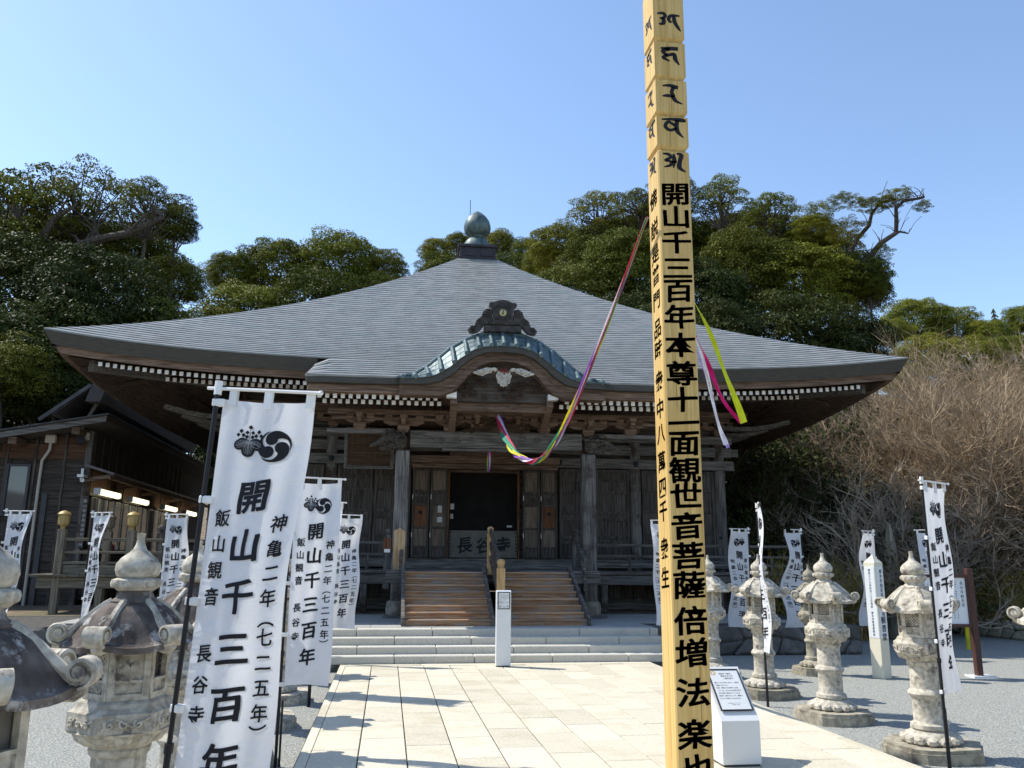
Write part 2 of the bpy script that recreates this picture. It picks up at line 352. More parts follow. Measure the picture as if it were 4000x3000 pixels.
# ---------------------------------------------------------------- the temple hall
T=empty('temple_hall',(2.286,17.862,0),-R(2.6),'dark weathered temple hall with wide grey copper pyramid roof and curved porch gable','temple')
def P(name,mb,mats,par=None,**k): return mb.obj(name,mats,par or T,**k)
def wpart(name,x0,x1,y0,y1,z0,z1,mt,par=None,c=.012,**k): return P(name,MB().box(x0,x1,y0,y1,z0,z1,c=c),mt,par,**k)
EH=9.75; VF=-.16; CV=VF+EH
def zh(s): return 6.44+.37*s+.0255*s*s
def zr(u,s):
    if s<0: return 5.97+.5*s-.0*abs(u)
    w=max(.3,EH-s); a=min(1,abs(u)/w)
    return zh(s)-.47*(1-a**3.2)*max(0,(1-s/9.1))**2
DS=.165; NC=55
rc=random.Random(11)
def course(i,umax,porch=0):
    s0=i*DS; s1=(i+1)*DS+.012; b=MB(); w0=(EH-max(s0,0)) if not porch else 4.02; w1=(EH-max(s1,0)) if not porch else 4.02
    L=.92; off=(i%3)*L/3; u=-w0-off; 
    while u<w0:
        a=max(u,-w0); e=min(u+L,w0)
        if porch:
            if porch<0: e=min(e,-(2.15,2.0,1.78,1.65,1.53,1.42,1.32,1.2)[i+8])
            else: a=max(a,(2.15,2.0,1.78,1.65,1.53,1.42,1.32,1.2)[i+8])
        if e-a>.03:
            n=1 if e-a<.5 else 2; lift=.026+rc.uniform(-.0015,.0015); top=[];bot=[];low=[]
            for k in range(n+1):
                uu=a+(e-a)*k/n; uu=min(max(uu,a+.002),e-.002)
                ut=max(-w1,min(w1,uu))
                fl=0
                if porch: fl=-.16*max(0,(abs(uu)-3.6)/.42)**2*(1+s0/1.5)
                bot.append((uu,VF+s0,zr(uu,s0)+lift+fl)); top.append((ut,VF+s1,zr(ut,s1)+.002+fl)); low.append((uu,VF+s0+.006,zr(uu,s0)-.014+fl))
            b.grid([low,bot,top],smooth=False)
        u+=L
    return b.mesh('roof_course',COPPER)
for i in range(NC):
    me=course(i,EH); 
    link('roof_course',me,T)
    if i%1==0:
        for q in (1,2,3):
            a=q*PI/2; c_,s_=cos(a),sin(a)   # turn about the roof's centre
            link('roof_course',me,T,(CV*s_,CV-CV*c_,0),(0,0,a))
for i in range(-8,0):
    for sgn in (-1,1): link('roof_course',course(i,4,sgn),T)

# eave edges
def eave_strip(us,zf,v0,v1,name,mt,top,bot,par=T,y_in=0):
    b=MB(); rows=[[],[],[],[]]
    for u in us:
        z=zf(u)
        for r_,(v,dz) in zip(rows,((v0,top),(v1,bot),(v1+.5,bot+.05),(v0+.5,top))): r_.append((u,v,z+dz))
    return b.grid(rows,smooth=False,closed=False).mesh(name,mt)
N_=40
for q in range(4):
    a=q*PI/2; kw=dict(loc=(CV*sin(a),CV-CV*cos(a),0),rot=(0,0,a))
    us=[-EH+2*EH*k/N_ for k in range(N_+1)]
    if q==0:
        for lo,hi in ((-EH,-3.98),(3.98,EH)):
            uu=[lo+(hi-lo)*k/18 for k in range(19)]
            def mk(top,bot,v0,v1,cut):
                b=MB(); rows=[[],[],[]]
                for u in uu:
                    z=zr(u,0); lim=EH-(v1-VF) ; u1=max(-lim,min(lim,u))
                    rows[0].append((u if v0<=VF+.02 else max(-(EH-(v0-VF)),min(EH-(v0-VF),u)),v0,z+top)); rows[1].append((u1,v1,z+bot)); rows[2].append((u1,v1+.45,z+bot+.06))
                return b.grid(rows,smooth=False)
            P('eave_edge',mk(-.01,-.29,VF,VF+.14,0),EAVE)
            P('eave_board',mk(-.28,-.43,VF+.20,VF+.24,0),BX)
    else:
        b=MB(); rows=[[],[],[]]; rows2=[[],[],[]]
        for u in us:
            z=zr(u,0); c1=max(-EH+.16,min(EH-.16,u)); c2=max(-EH+.24,min(EH-.24,u))
            rows[0].append((u,VF,z-.01)); rows[1].append((c1,VF+.16,z-.34)); rows[2].append((c1,VF+.6,z-.28))
            rows2[0].append((c2,VF+.22,z-.33)); rows2[1].append((c2,VF+.24,z-.44)); rows2[2].append((c2,VF+.7,z-.38))
        P('eave_edge',b.grid(rows,smooth=False),EAVE,**kw); P('eave_board',MB().grid(rows2,smooth=False),BX,**kw)
# soffits and rafters
def rafter_mesh(L,rise,w=.075,h=.085,curve=0):
    b=MB(); b.bar((0,0,0),(0,L,rise),w,h,0); b.box(-w/2-.003,w/2+.003,-.012,.004,-h/2-.003,h/2+.003,1); return b.mesh('rafter',[BY,WHT])
rf1=rafter_mesh(1.7,.30); rf2=rafter_mesh(2.9,.80)
def rz1(u): return zr(u,0)-.50
def rz2(u): return 5.56+.16*max(0,(abs(u)-4)/4.5)**2
SP=.157
for sgn in (-1,1):
    for k in range(31):
        u=sgn*(4.12+SP*k)
        if abs(u)<=8.72: link('rafter',rf1,T,(u,.26,rz1(u)))
        if abs(u)<=7.55: link('rafter',rf2,T,(u,.86,rz2(u)-.03))
for side in (-1,1):
    b=MB()
    for k in range(100):
        v=.9+SP*k
        if v>17: break
        uu=v-CV; z1=rz1(min(9.7,abs(uu))); x0=side*(EH-.42); b.bar((x0,v,z1),(side*(EH-2.1),v,z1+.3),.075,.085); 
        if 1.7<v<15: b.bar((side*(EH-1.02),v,rz2(uu)-.03),(side*(6.1),v,rz2(uu)+.75),.075,.085)
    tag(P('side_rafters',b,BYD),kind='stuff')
# soffit boards above the rafters (front, sides)
b=MB()
def sof(u,s): # underside of the eave
    return (rz1(u)+.06+.17*(s-.4)) if s<1.5 else rz1(u)*0+rz2(u)+.10+.276*(s-1.0)
for q in range(4):
    a=q*PI/2; rows=[]
    for s in (.38,.9,1.45,2.3,3.4,3.75):
        w=EH-s; rows.append([]) 
        for k in range(31):
            u=-w+2*w*k/30; z=sof(u,s); y=VF+s
            X,Y=u,y-CV; rows[-1].append((X*cos(a)-Y*sin(a),X*sin(a)+Y*cos(a)+CV,z))
    b.grid(rows,smooth=False)
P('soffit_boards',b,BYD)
# hip rafters with square grey noses
for sgn in (-1,1):
    b=MB(); c0=EH-.75; b.bar((sgn*c0,VF+.75,5.88),(sgn*6.2,3.5,6.1),.26,.34,w2=.26,h2=.34)
    P('hip_rafter',b,GX)
    for k,(du,dv,dz) in enumerate(((1.35,0,0),(2.5,.0,0),(3.5,.0,0))):
        pass
    # tail rafters: boards that stick out under the corner
    for k in range(3):
        b=MB(); u0=6.25+.18*k; v0=3.2+1.1*k; p=[]
        for t in range(5):
            f=t/4; p.append((sgn*(u0+ (1.75-.25*k)*f),v0-.55*f*(1-.3*k),5.22+.10*f-.12*sin(PI*f)))
        for t in range(4): b.bar(p[t],p[t+1],.20,.11)
        P('tail_rafter',b,GX)
# ---- porch roof: eave, curved gable
for lo,hi in ((-4.0,-2.02),(2.02,4.0)):
    wpart('porch_eave_edge',lo,hi,-1.47,-1.0,5.17,5.345,EAVE)
    wpart('porch_eave_board',lo+.03*(lo<0),hi-.03*(lo>0),-1.36,-1.0,4.995,5.168,BX)
    for k in range(5):
        pass
prf=rafter_mesh(1.2,.2); prf2=rafter_mesh(1.0,.2)
for sgn in (-1,1):
    for k in range(16):
        link('porch_rafter',prf,T,(sgn*(1.38+.158*k),-1.18,4.95)); link('porch_rafter',prf2,T,(sgn*(1.30+.158*k),-.93,4.885))
def interp(tab,u):
    u=abs(u)
    for (a,b_),(c,d) in zip(tab,tab[1:]):
        if u<=c:
            t=(u-a)/(c-a); t2=t*t*(3-2*t)*.35+t*.65; return b_+(d-b_)*t2
    return tab[-1][1]
KT=[(0,6.40),(.35,6.37),(.7,6.25),(1.05,6.04),(1.35,5.79),(1.6,5.58),(1.85,5.42),(2.25,5.36)]
KB=[(0,6.0),(.35,5.98),(.62,5.90),(.9,5.70),(1.15,5.48),(1.4,5.34),(1.65,5.28),(2.12,5.26)]
KM=[(0,5.88),(.35,5.86),(.6,5.77),(.85,5.58),(1.05,5.38),(1.3,5.22),(1.6,5.16),(2.12,5.15)]
KL=[(0,5.71),(.25,5.69),(.48,5.60),(.70,5.42),(.88,5.20),(1.05,5.03),(1.3,4.95),(2.12,4.94)]
U=[-2.2+4.4*k/44 for k in range(45)]
P('gable_vault',MB().grid([[(u,v,interp(KT,u)-.0) for u in U] for v in (-1.18,-.8,.4,1.7)]),COPPER)
# flared tile band in boards
for k in range(44):
    u0,u1=U[k]+.002,U[k+1]-.002; b=MB()
    for j in range(3):
        f0,f1=j/3,(j+1)/3
        pt=lambda u,f,d: (u*(1+.0*f),-1.18-.48*f,interp(KT,u)*(1-f)+interp(KB,u)*f+d)
        b.add([pt(u0,f0,.0),pt(u1,f0,.0),pt(u1,f1,.012),pt(u0,f1,.012),pt(u1,f1,-.004),pt(u0,f1,-.004)],[(0,1,2,3),(3,2,4,5)])
    P('gable_sheet',b,PATINA)
for k in range(-8,9):
    u=k*.265; b=MB(); u2=u*.965
    p0=Vector((u,-1.16,interp(KT,u)+.015)); p1=Vector((u2,-1.70,interp(KB,u2)+.02)); pm_=(p0+p1)/2+Vector((0,0,.02))
    b.tube([p0,p0.lerp(pm_,.5)+Vector((0,0,.008)),pm_,pm_.lerp(p1,.5)+Vector((0,0,.005)),p1],[.044,.048,.044,.048,.052],8)
    rb=P('gable_rib',b,PATINA); q=MB(); q.lathe([(.001,-.02),(.030,-.02),(.036,0),(.022,.012),(.001,.012)],10); me=q.mesh('rib_end',PATINA)
    link('rib_end',me,rb,tuple(p1+Vector((0,-.012,0))),(PI/2,0,0))
b=MB(); b.tube([(u,-1.15,interp(KT,u)+.03) for u in U],.045,8); P('gable_ridge_roll',b,PATINA)
def band(name,A,B,v0,v1,mt):
    b=MB(); us=[-2.12+4.24*k/52 for k in range(53)]
    b.grid([[(u,v1,interp(A,u)) for u in us],[(u,v0,interp(A,u)) for u in us],[(u,v0,interp(B,u)) for u in us],[(u,v1,interp(B,u)) for u in us]],smooth=False)
    return P(name,b,mt)
band('gable_edge',[(a,z-.005) for a,z in KB],KM,-1.64,-1.2,EAVE)
band('bargeboard',[(a,z-.003) for a,z in KM],KL,-1.52,-1.2,BX)
b=MB(); b.tube([(u,-1.53,interp(KM,u)*.55+interp(KL,u)*.45) for u in [-2.0+4*k/50 for k in range(51)]],.014,6); P('bargeboard_moulding',b,BX)
# tympanum with carved relief
poly=[(u,interp(KL,u)+.02) for u in [-1.0+2*k/20 for k in range(21)]]
P('gable_panel',MB().prism([(-1.0,4.9),(1.0,4.9)]+poly[::-1],-1.22,-1.16),WX)
def scroll(b,cx,cy,v,r,turns=1.6,dirn=1,w=.018,ph=0,mi=0,n=22):
    pts=[];rd=[]
    for k in range(n+1):
        t=k/n; a=ph+dirn*turns*2*PI*t; q=r*(1-.85*t); pts.append((cx+q*cos(a),v-.02*t,cy+q*sin(a))); rd.append(w*(1-.5*t))
    b.tube(pts,rd,6,mi)
CARV=wood('carved_wood',(.03,.02,.014),(.09,.058,.038),'x')
b=MB(); rr=random.Random(2)
for k in range(46):
    u=rr.uniform(-.85,.85); zt=interp(KL,u)-.06; z=rr.uniform(4.97,max(5.0,zt))
    if z>5.28 and abs(u)<.45: continue
    scroll(b,u,z,-1.27-rr.uniform(0,.05),rr.uniform(.04,.10),rr.uniform(.8,1.7),rr.choice((-1,1)),rr.uniform(.012,.024),rr.uniform(0,6))
P('gable_carving',b,CARV)
# white cloud pendant with red berries
GEG=mat('pendant_white',(.62,.58,.50),(.42,.38,.31),scale=14,rough=.7,bump=.3,rnd=0)
RED=mat('berry_red',(.22,.035,.028),(.15,.03,.03),rough=.6)
b=MB()
b.prism([(-.13,5.48),(.13,5.48),(.16,5.36),(.12,5.25),(0,5.15),(-.12,5.25),(-.16,5.36)],-1.60,-1.55)
for sg in (-1,1):
    b.prism([(sg*.12,5.52),(sg*.35,5.55),(sg*.50,5.50),(sg*.60,5.42),(sg*.50,5.38),(sg*.38,5.40),(sg*.30,5.44),(sg*.2,5.42)][::sg],-1.59,-1.55)
    for k in range(5): b.blob((sg*(.2+.095*k),-1.60,5.52-.022*k),(.06,.035,.032),8)
    for k,(x,z,r) in enumerate(((.56,5.43,.05),(.45,5.40,.05),(.30,5.47,.06),(.08,5.33,.07),(.10,5.25,.05),(.05,5.19,.04),(.13,5.38,.05))): scroll(b,sg*x,z,-1.62,r,1.2,sg,.014,PI/2)
pn=P('gable_pendant',b,GEG)
b=MB()
for k in range(22): a=rr.uniform(0,6.28); q=rr.uniform(0,.10); b.blob((q*1.1*cos(a),-1.63,5.475+q*.6*sin(a)),(.018,.018,.018),6)
P('berries',b,RED,pn)
b=MB(); [b.blob((sg*.22,-1.60,5.43),(.075,.02,.045),8) for sg in (-1,1)]; P('leaf',b,CARV,pn)
# ridge-end ornament
ORN=mat('ornament_bronze',(.035,.030,.026),(.075,.065,.055),scale=10,rough=.6,bump=.3,rnd=0,metal=.2)
orn=empty('ridge_ornament',(0,-1.22,6.40)); orn.parent=T
q=MB(); q.box(-.40,.40,-.06,.22,0,.16,c=.02); q.box(-.36,.36,-.09,.24,.16,.22,c=.02); link('ornament_base',q.mesh('ornament_base',ORN),orn)
q=MB(); q.prism([(-.22,.22),(.22,.22),(.215,.42),(.25,.56),(.30,.60),(.28,.66),(.20,.66),(.12,.70),(0,.72),(-.12,.70),(-.20,.66),(-.28,.66),(-.30,.60),(-.25,.56),(-.215,.42)],-.05,.12); q.box(-.15,.15,-.07,-.05,.28,.30);q.box(-.15,.15,-.07,-.05,.56,.58);q.box(-.16,-.14,-.07,-.05,.28,.58);q.box(.14,.16,-.07,-.05,.28,.58)
link('ornament_shield',q.mesh('ornament_shield',ORN),orn)
for sg in (-1,1):
    q=MB(); q.prism([(sg*.22,.2),(sg*.24,.5),(sg*.34,.52),(sg*.42,.46),(sg*.46,.34),(sg*.56,.26),(sg*.60,.14),(sg*.68,.12),(sg*.74,.05),(sg*.70,-.02),(sg*.60,-.02),(sg*.5,.03),(sg*.40,.16)][::sg],-.03,.10)
    scroll(q,sg*.33,.42,-.04,.09,1.5,sg,.02,PI/2); scroll(q,sg*.66,.05,-.04,.07,1.4,sg,.018,PI/2); scroll(q,sg*.48,.25,-.04,.06,1.3,-sg,.016)
    link('ornament_scroll',q.mesh('ornament_scroll',ORN),orn)
q=MB(); q.lathe([(.001,0),(.075,0),(.075,.02),(.001,.03)],24); eo=link('ornament_medallion',q.mesh('ornament_medallion',GOLD),orn,(0,-.05,.43),(PI/2,0,0))
q=MB(); q.tube([(-.03,-.088,.40),(.01,-.088,.44),(-.005,-.088,.47),(.02,-.088,.49)],.006,5); q.tube([(0,-.088,.385),(0,-.088,.42)],.012,5); link('medallion_mark',q.mesh('medallion_mark',INK),orn)
# finial: dark box, bowl and jewel
FIN=mat('finial_patina',(.055,.085,.085),(.12,.17,.165),scale=3,stretch=(3,3,.6),rough=.5,metal=.35,bump=.1,rnd=0,spec=.5)
DBOX=mat('finial_box_copper',(.030,.027,.032),(.05,.045,.05),rough=.5,metal=.2,bump=.05,rnd=0)
b=MB(); b.box(-.62,.62,CV-.62,CV+.62,11.6,12.36); b.box(-.69,.69,CV-.69,CV+.69,12.36,12.46,c=.01); b.box(-.67,.67,CV-.67,CV+.67,11.92,11.98)
fb=P('finial_box',b,DBOX)
for u in (-.31,.31): link('box_panel',MB().box(u-.24,u+.24,CV-.64,CV-.615,12.04,12.29,c=.01).mesh('box_panel',DBOX),fb)
lob=lambda a,z:1-.035*abs(sin(4*a))**.5
P('finial_bowl',MB().lathe([(.50,0),(.50,.1),(.47,.25),(.38,.38),(.25,.47),(.27,.52),(.31,.58),(.25,.62),(.2,.62)],32,(0,CV,12.46),rf=lob),FIN)
P('finial_jewel',MB().lathe([(.22,0),(.36,.06),(.45,.17),(.485,.32),(.475,.46),(.43,.62),(.33,.76),(.20,.88),(.06,.98),(.001,1.0)],32,(0,CV,12.98),rf=lob),FIN)
P('lightning_rod',MB().tube([(-.25,CV+.3,12.5),(-.25,CV+.3,14.55)],.012,5),BLK)
# ---- hall body
HV=3.35
for u in (-6.25,-3.95,3.95,6.25):
    P('hall_column',MB().lathe([(.16,0),(.165,1.5),(.16,4.3)],20,(u,HV,.46)),GZm)
for u in (-6.25,-3.9,3.9,6.25): P('hall_column',MB().lathe([(.15,0),(.16,4.3)],12,(u,CV+6.25,.46)),GZm)
wpart('hall_wall',-6.3,-6.2,HV,CV+6.25,.5,5.9,WY,c=0); wpart('hall_wall',6.2,6.3,HV,CV+6.25,.5,5.9,WY,c=0); wpart('hall_wall',-6.3,6.3,CV+6.2,CV+6.3,.5,5.9,WX,c=0)
wpart('hall_wall',-6.2,-.98,HV+.09,HV+.15,.5,6.2,WX,c=0); wpart('hall_wall',.88,6.2,HV+.09,HV+.15,.5,6.2,WX,c=0); wpart('hall_wall',-.98,.88,HV+.09,HV+.15,3.97,6.2,WX,c=0)
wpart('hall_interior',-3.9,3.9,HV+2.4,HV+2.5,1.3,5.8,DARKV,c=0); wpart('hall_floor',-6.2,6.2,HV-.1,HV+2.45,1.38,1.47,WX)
for z0,z1,d,mt in ((4.06,4.31,.20,GX),(4.42,4.68,.12,GX),(4.76,4.98,.16,GX),(1.50,1.72,.20,GX)):
    wpart('wall_beam',-6.6,6.6,HV-d,HV+.08,z0,z1,mt)
nail=MB().lathe([(.001,0),(.075,0),(.07,.02),(.045,.03),(.04,.045),(.001,.05)],14).mesh('nail_cover',BLK)
for u in (-3.95,-1.92,1.92,3.95): link('nail_cover',nail,T,(u,HV-.2,4.185),(PI/2,0,0))
# wall panels and shutters
def framed(name,u0,u1,z0,z1,v,rails,fr=.07,mt=None,pm_=None,muntin=0,par=None,lab=None,depth=.05):
    """a leaf: stiles, rails and recessed boards, each its own piece"""
    mt=mt or WZ; e=empty(name,(u0,v,z0)); e.parent=par or T
    if lab: e['label']=lab
    Wd,H=u1-u0,z1-z0
    for x in ([0,Wd-fr]): link('stile',MB().box(x,x+fr,0,depth,0,H,c=.008).mesh('stile',mt),e)
    for x in [Wd*(k+1)/(muntin+1)-fr*.35 for k in range(muntin)]: link('stile',MB().box(x,x+fr*.7,.004,depth-.004,fr,H-fr,c=.006).mesh('stile',mt),e)
    zs=[0]+[r*H for r in rails]+[H-fr]
    for z in zs: link('rail',MB().box(fr+.001,Wd-fr-.001,.002,depth-.006,z,z+fr,c=.008).mesh('rail',mt),e)
    for k,(a,b_) in enumerate(zip(zs,zs[1:])):
        if b_-a-fr>.03: link('board',MB().box(fr,Wd-fr,depth*.6,depth*.75,a+fr,b_).mesh('board',(pm_ or {}).get(k,mt)),e)
    return e
PNL=wood('door_panel_wood',(.10,.075,.055),(.22,.17,.125),'z'); OR=wood('door_patch_wood',(.11,.045,.020),(.20,.095,.05),'z')
for sg in (-1,1):
    for a,b_ in ((1.92,2.85),(2.87,3.78)):
        u0,u1=(a,b_) if sg>0 else (-b_,-a)
        framed('shutter',u0,u1,1.73,4.04,HV-.10,(.16,.22,.42,.49,.72,.86),.075,muntin=1)
    for a,b_ in ((4.12,5.15),(5.17,6.08)):
        u0,u1=(a,b_) if sg>0 else (-b_,-a)
        framed('shutter',u0,u1,1.73,4.04,HV-.10,(.28,.52,.76),.07,muntin=0)
    # folded doors standing open on either side of the entrance
    for k,(a,b_,v) in enumerate(((.95,1.38,HV-.30),(1.41,1.84,HV-.26))):
        u0,u1=(a,b_) if sg>0 else (-b_-.03,-a-.03)
        d=framed('folding_door',u0,u1,1.73,3.96,v,(.11,.32,.58,.68,.73),.055,mt=WZ,pm_={1:PNL,2:PNL if k==0 else OR,5:PNL},depth=.055)
        if k==1:
            h=MB().lathe([(.001,0),(.05,0),(.05,.01),(.001,.012)],18).mesh('hole_shade_disc',INK); link('hole_shade_disc',h,d,((u1-u0)/2,.028,1.12),(PI/2,0,0))  # black disc stands in for the shade inside the hole
        for zz in (.5,1.45): link('hinge',MB().box(0,.02,-.02,.0,zz,zz+.12).mesh('hinge',STEEL),d,(.0,0,0))
# entrance: reddish frame, mesh coloured for the shaded opening, offertory board
for u in (-.98,.83): wpart('door_jamb',u,u+.06,HV-.06,HV+.14,1.72,3.97,BZ)
wpart('door_lintel',-1.9,1.86,HV-.30,HV-.05,3.97,4.10,BX); wpart('door_lintel',-1.95,1.9,HV-.34,HV-.21,4.11,4.30,BX)
wpart('door_lintel',-.98,.89,HV-.08,HV+.14,3.90,3.969,BX)
b=MB()
for k in range(40): x=-.92+1.75*k/39; b.box(x-.004,x+.004,HV+.02,HV+.03,2.4,3.9)
for k in range(34): z=2.45+1.45*k/33; b.box(-.92,.83,HV+.031,HV+.04,z-.004,z+.004)
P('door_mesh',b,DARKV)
wpart('opening_shade',-.97,.88,HV+.16,HV+.18,1.5,3.95,DARKV,c=0)  # added sheet, the shade of the opening put into its colour
b=MB(); wpart('offertory_board',-.915,.825,HV-.12,HV-.02,1.74,2.42,GREYP)
V,F=text2d([('長',-.52,2.05,.40,.42),('谷',-.03,2.05,.40,.42),('寺',.46,2.05,.40,.42)],wt=.03)
P('board_lettering',MB().add([(x,HV-.124,z) for x,z in V],F),mat('board_ink',(.03,.035,.045),rough=.6,bump=0,rnd=0))
stud=MB().lathe([(.001,0),(.02,0),(.016,.015),(.001,.02)],8).mesh('stud',BLK)
for u in (-.88,.79):
    for k in range(7): link('stud',stud,T,(u,HV-.12,1.82+.09*k),(PI/2,0,0))
# notices on the doors and in the entrance
def notice(u,z,w,h,v,label,seed=1,img=False):
    e=empty('notice',(0,0,0),0,label,'notice'); e.matrix_world=Matrix.Translation(T.location)@Matrix.Rotation(-R(2.6),4,'Z')@Matrix.Translation((u,v,z))
    link('sheet',MB().box(-w/2,w/2,-.008,0,-h/2,h/2).mesh('sheet',WHT),e); r=random.Random(seed); b=MB()
    n=5
    for k in range(n):
        x=-w/2+w*(k+.7)/(n+.4); z0=h*.40; 
        while z0>-h*.38: l=r.uniform(.015,.04); b.box(x-.004,x+.004,-.0095,-.0085,z0-l,z0); z0-=l+r.uniform(.006,.02)
    link('print',b.mesh('print',INK),e); return e
notice(-.85,3.02,.09,.14,HV-.07,'small white notice with red and blue marks at the upper left edge of the entrance',1)
notice(-.86,2.77,.07,.12,HV-.07,'narrow pale notice below another at the left edge of the entrance',2)
notice(-1.17,2.93,.10,.17,HV-.32,'tall white text sheet on the inner left folding door',3)
notice(-1.17,2.67,.13,.13,HV-.32,'square white sheet with small pictures under a text sheet on the left door',4)
notice(.62,2.53,.13,.045,HV-.14,'small white label sticker on the right end of the entrance mesh',5)
# lintel carving
b=MB(); b.box(-.95,.85,HV-.33,HV-.20,4.31,4.44,c=.01)
for k in range(40): scroll(b,-.9+1.75*k/39,4.36+rr.uniform(-.02,.04),HV-.35,.05,1.2,rr.choice((-1,1)),.013,rr.uniform(0,6))
P('lintel_carving',b,BX)
# ---- veranda with railings
FX0,FX1=-7.7,7.7
wpart('porch_floor',-2.3,2.2,-.42,1.9,1.39,1.47,GX); wpart('porch_floor_beam',-2.3,2.2,-.46,-.30,1.20,1.388,GX)
wpart('threshold',-2.3,2.2,1.6,1.88,1.471,1.60,GX)
for u0,u1 in ((FX0,-2.31),(2.21,FX1)):
    wpart('veranda_floor',u0,u1,1.92,HV-.16,1.36,1.44,GX); wpart('veranda_beam',u0,u1,1.98,2.12,1.12,1.355,GX)
    wpart('veranda_skirt',u0,u1,HV-.12,HV-.02,.48,1.2,WX)
    n=int((u1-u0)/.32)
    for k in range(n): wpart('skirt_board',u0+.32*k+.01,u0+.32*k+.31,HV-.16,HV-.121,.75,1.12,WZ)
    wpart('skirt_beam',u0,u1,HV-.2,HV-.125,.48,.66,GX)
    for z,h in ((2.06,.07),(1.80,.06),(1.60,.06)): wpart('railing_rail',u0,u1,2.02,2.09,z-h/2,z+h/2,GX)
    k=0
    while u0+.9*k<u1: wpart('railing_post',u0+.9*k+.3,u0+.9*k+.38,2.015,2.095,1.44,1.765,GZm); k+=1
    for k in range(4):
        x=u0+.6+k*(u1-u0-1.2)/3; wpart('veranda_post',x-.08,x+.08,1.98,2.14,.48,1.119,GZm)
for u in (-7.0,7.0):
    wpart('veranda_floor',u-.7,u+.7,HV-.155,16,1.36,1.44,GX)
    for z in (2.06,1.80,1.60): wpart('railing_rail',(u+.66 if u>0 else u-.7),(u+.7 if u>0 else u-.66),2.0,16,z-.03,z+.03,GX)
    wpart('veranda_skirt',u-.5,u+.5,HV+.2,15,.48,1.3,WX)
def giboshi(u,v,z0,ht,w,mt,name='newel_post',par=None,M_=None):
    b=MB(); b.box(u-w/2,u+w/2,v-w/2,v+w/2,z0,z0+ht,c=.012)
    pr=[(.50,0),(.36,.10),(.30,.16),(.42,.2),(.48,.3),(.40,.34),(.47,.5),(.50,.7),(.40,.9),(.18,1.02),(.04,1.14),(.001,1.16)]
    b.lathe([(r*w,z*w*1.0) for r,z in pr],16,(u,v,z0+ht)); return b.obj(name,mt,par or T)
for u in (-2.0,1.84): giboshi(u,.45,.9,1.33,.15,GZm)
for u in (-7.6,7.6,4.9,-4.9): giboshi(u,2.06,1.0,1.25,.16,GZm)
for u in (-2.4,2.3): giboshi(u,2.06,1.0,1.25,.15,GZm)
for u in (-2.0,1.86): # sloping balustrade beside the stairs
    b=MB()
    for dz,w,h in ((.62,.07,.10),(.36,.05,.06),(.08,.08,.16)): b.bar((u,-.55,1.05+dz),(u,.40,1.44+dz),w,h)
    for k in range(4): f=.12+.25*k; b.box(u-.03,u+.03,-.55+.95*f-.04,-.55+.95*f+.04,1.0+.39*f,1.6+.39*f)
    P('stair_balustrade',b,GX)
# ---- porch columns, beams and brackets
PCW=wood('porch_column_wood',(.085,.078,.072),(.24,.225,.205),'z',c3=(.045,.035,.03),t3=(.5,.65))
ROCK=mat('base_rock',(.17,.15,.11),(.28,.25,.20),scale=7,rough=.9,bump=.6,bscale=30)
for u in (-2.05,2.05):
    wpart('porch_column',u-.15,u+.15,-.15,.15,.80,4.0,PCW,c=.03)
    b=MB(); b.lathe([(.20,0),(.235,.06),(.24,.18),(.22,.29),(.19,.33)],20,(u,0,.50),phase=.3,rf=lambda a,z:1+.10*abs(cos(2*a))**.8*0+.04*sin(5*a+u)); P('column_base_stone',b,ROCK)
    b=MB(); b.lathe([(.34,0),(.33,.05),(.30,.07)],9,(u+.03,-.02,.47),rf=lambda a,z:1+.1*sin(3*a+u)); P('column_base_slab',b,ROCKD)
b=MB(); b.prism([(-2.05-.115,1.22),(-2.05+.11,1.16),(-2.05+.12,1.9),(-2.05+.12,2.25),(-2.05,2.33),(-2.05-.12,2.27),(-2.05-.12,1.7)],-.156,-.148); P('bleached_sidelit_patch',b,PATCH)  # bleached patch on the column; side light is put into its colour
wpart('porch_beam',-1.90,1.90,-.13,.13,4.07,4.43,GX); wpart('porch_beam_underside',-1.2,1.2,-.09,.09,4.015,4.069,GX)
b=MB()
for sg in (-1,1):
    for k in range(3): scroll(b,sg*(.55+.33*k),4.25,-.135,.10-.015*k,1.6,sg,.012,0)
    b.tube([(sg*1.75,-.135,4.33),(sg*1.5,-.135,4.30),(sg*1.2,-.135,4.14),(sg*1.0,-.135,4.10)],.012,6)
P('beam_engraving',b,GX)
LION=wood('carved_head_wood',(.035,.03,.026),(.13,.11,.09),'x')
for sg in (-1,1): # carved beasts on the column heads
    r=random.Random(20+sg); b=MB(); b.blob((sg*2.14,-.02,4.20),(.20,.20,.22),14)
    for k in range(34): b.blob((sg*(2.12+r.uniform(-.14,.30)),-.16+r.uniform(-.06,.06),4.20+r.uniform(-.18,.2)),(r.uniform(.03,.07),.05,r.uniform(.03,.06)),6)
    for k in range(12): scroll(b,sg*(2.15+r.uniform(-.1,.4)),4.22+r.uniform(-.15,.12),-.2,r.uniform(.03,.06),1.2,r.choice((-1,1)),.014)
    b.tube([(sg*2.2,-.1,4.28),(sg*2.45,-.12,4.24),(sg*2.62,-.14,4.13),(sg*2.76,-.15,4.07)],[.11,.085,.05,.03],8)
    b.tube([(sg*2.2,-.08,4.10),(sg*2.40,-.1,4.03),(sg*2.55,-.12,4.02)],[.08,.06,.035],8)
    P('carved_beast',b,LION)
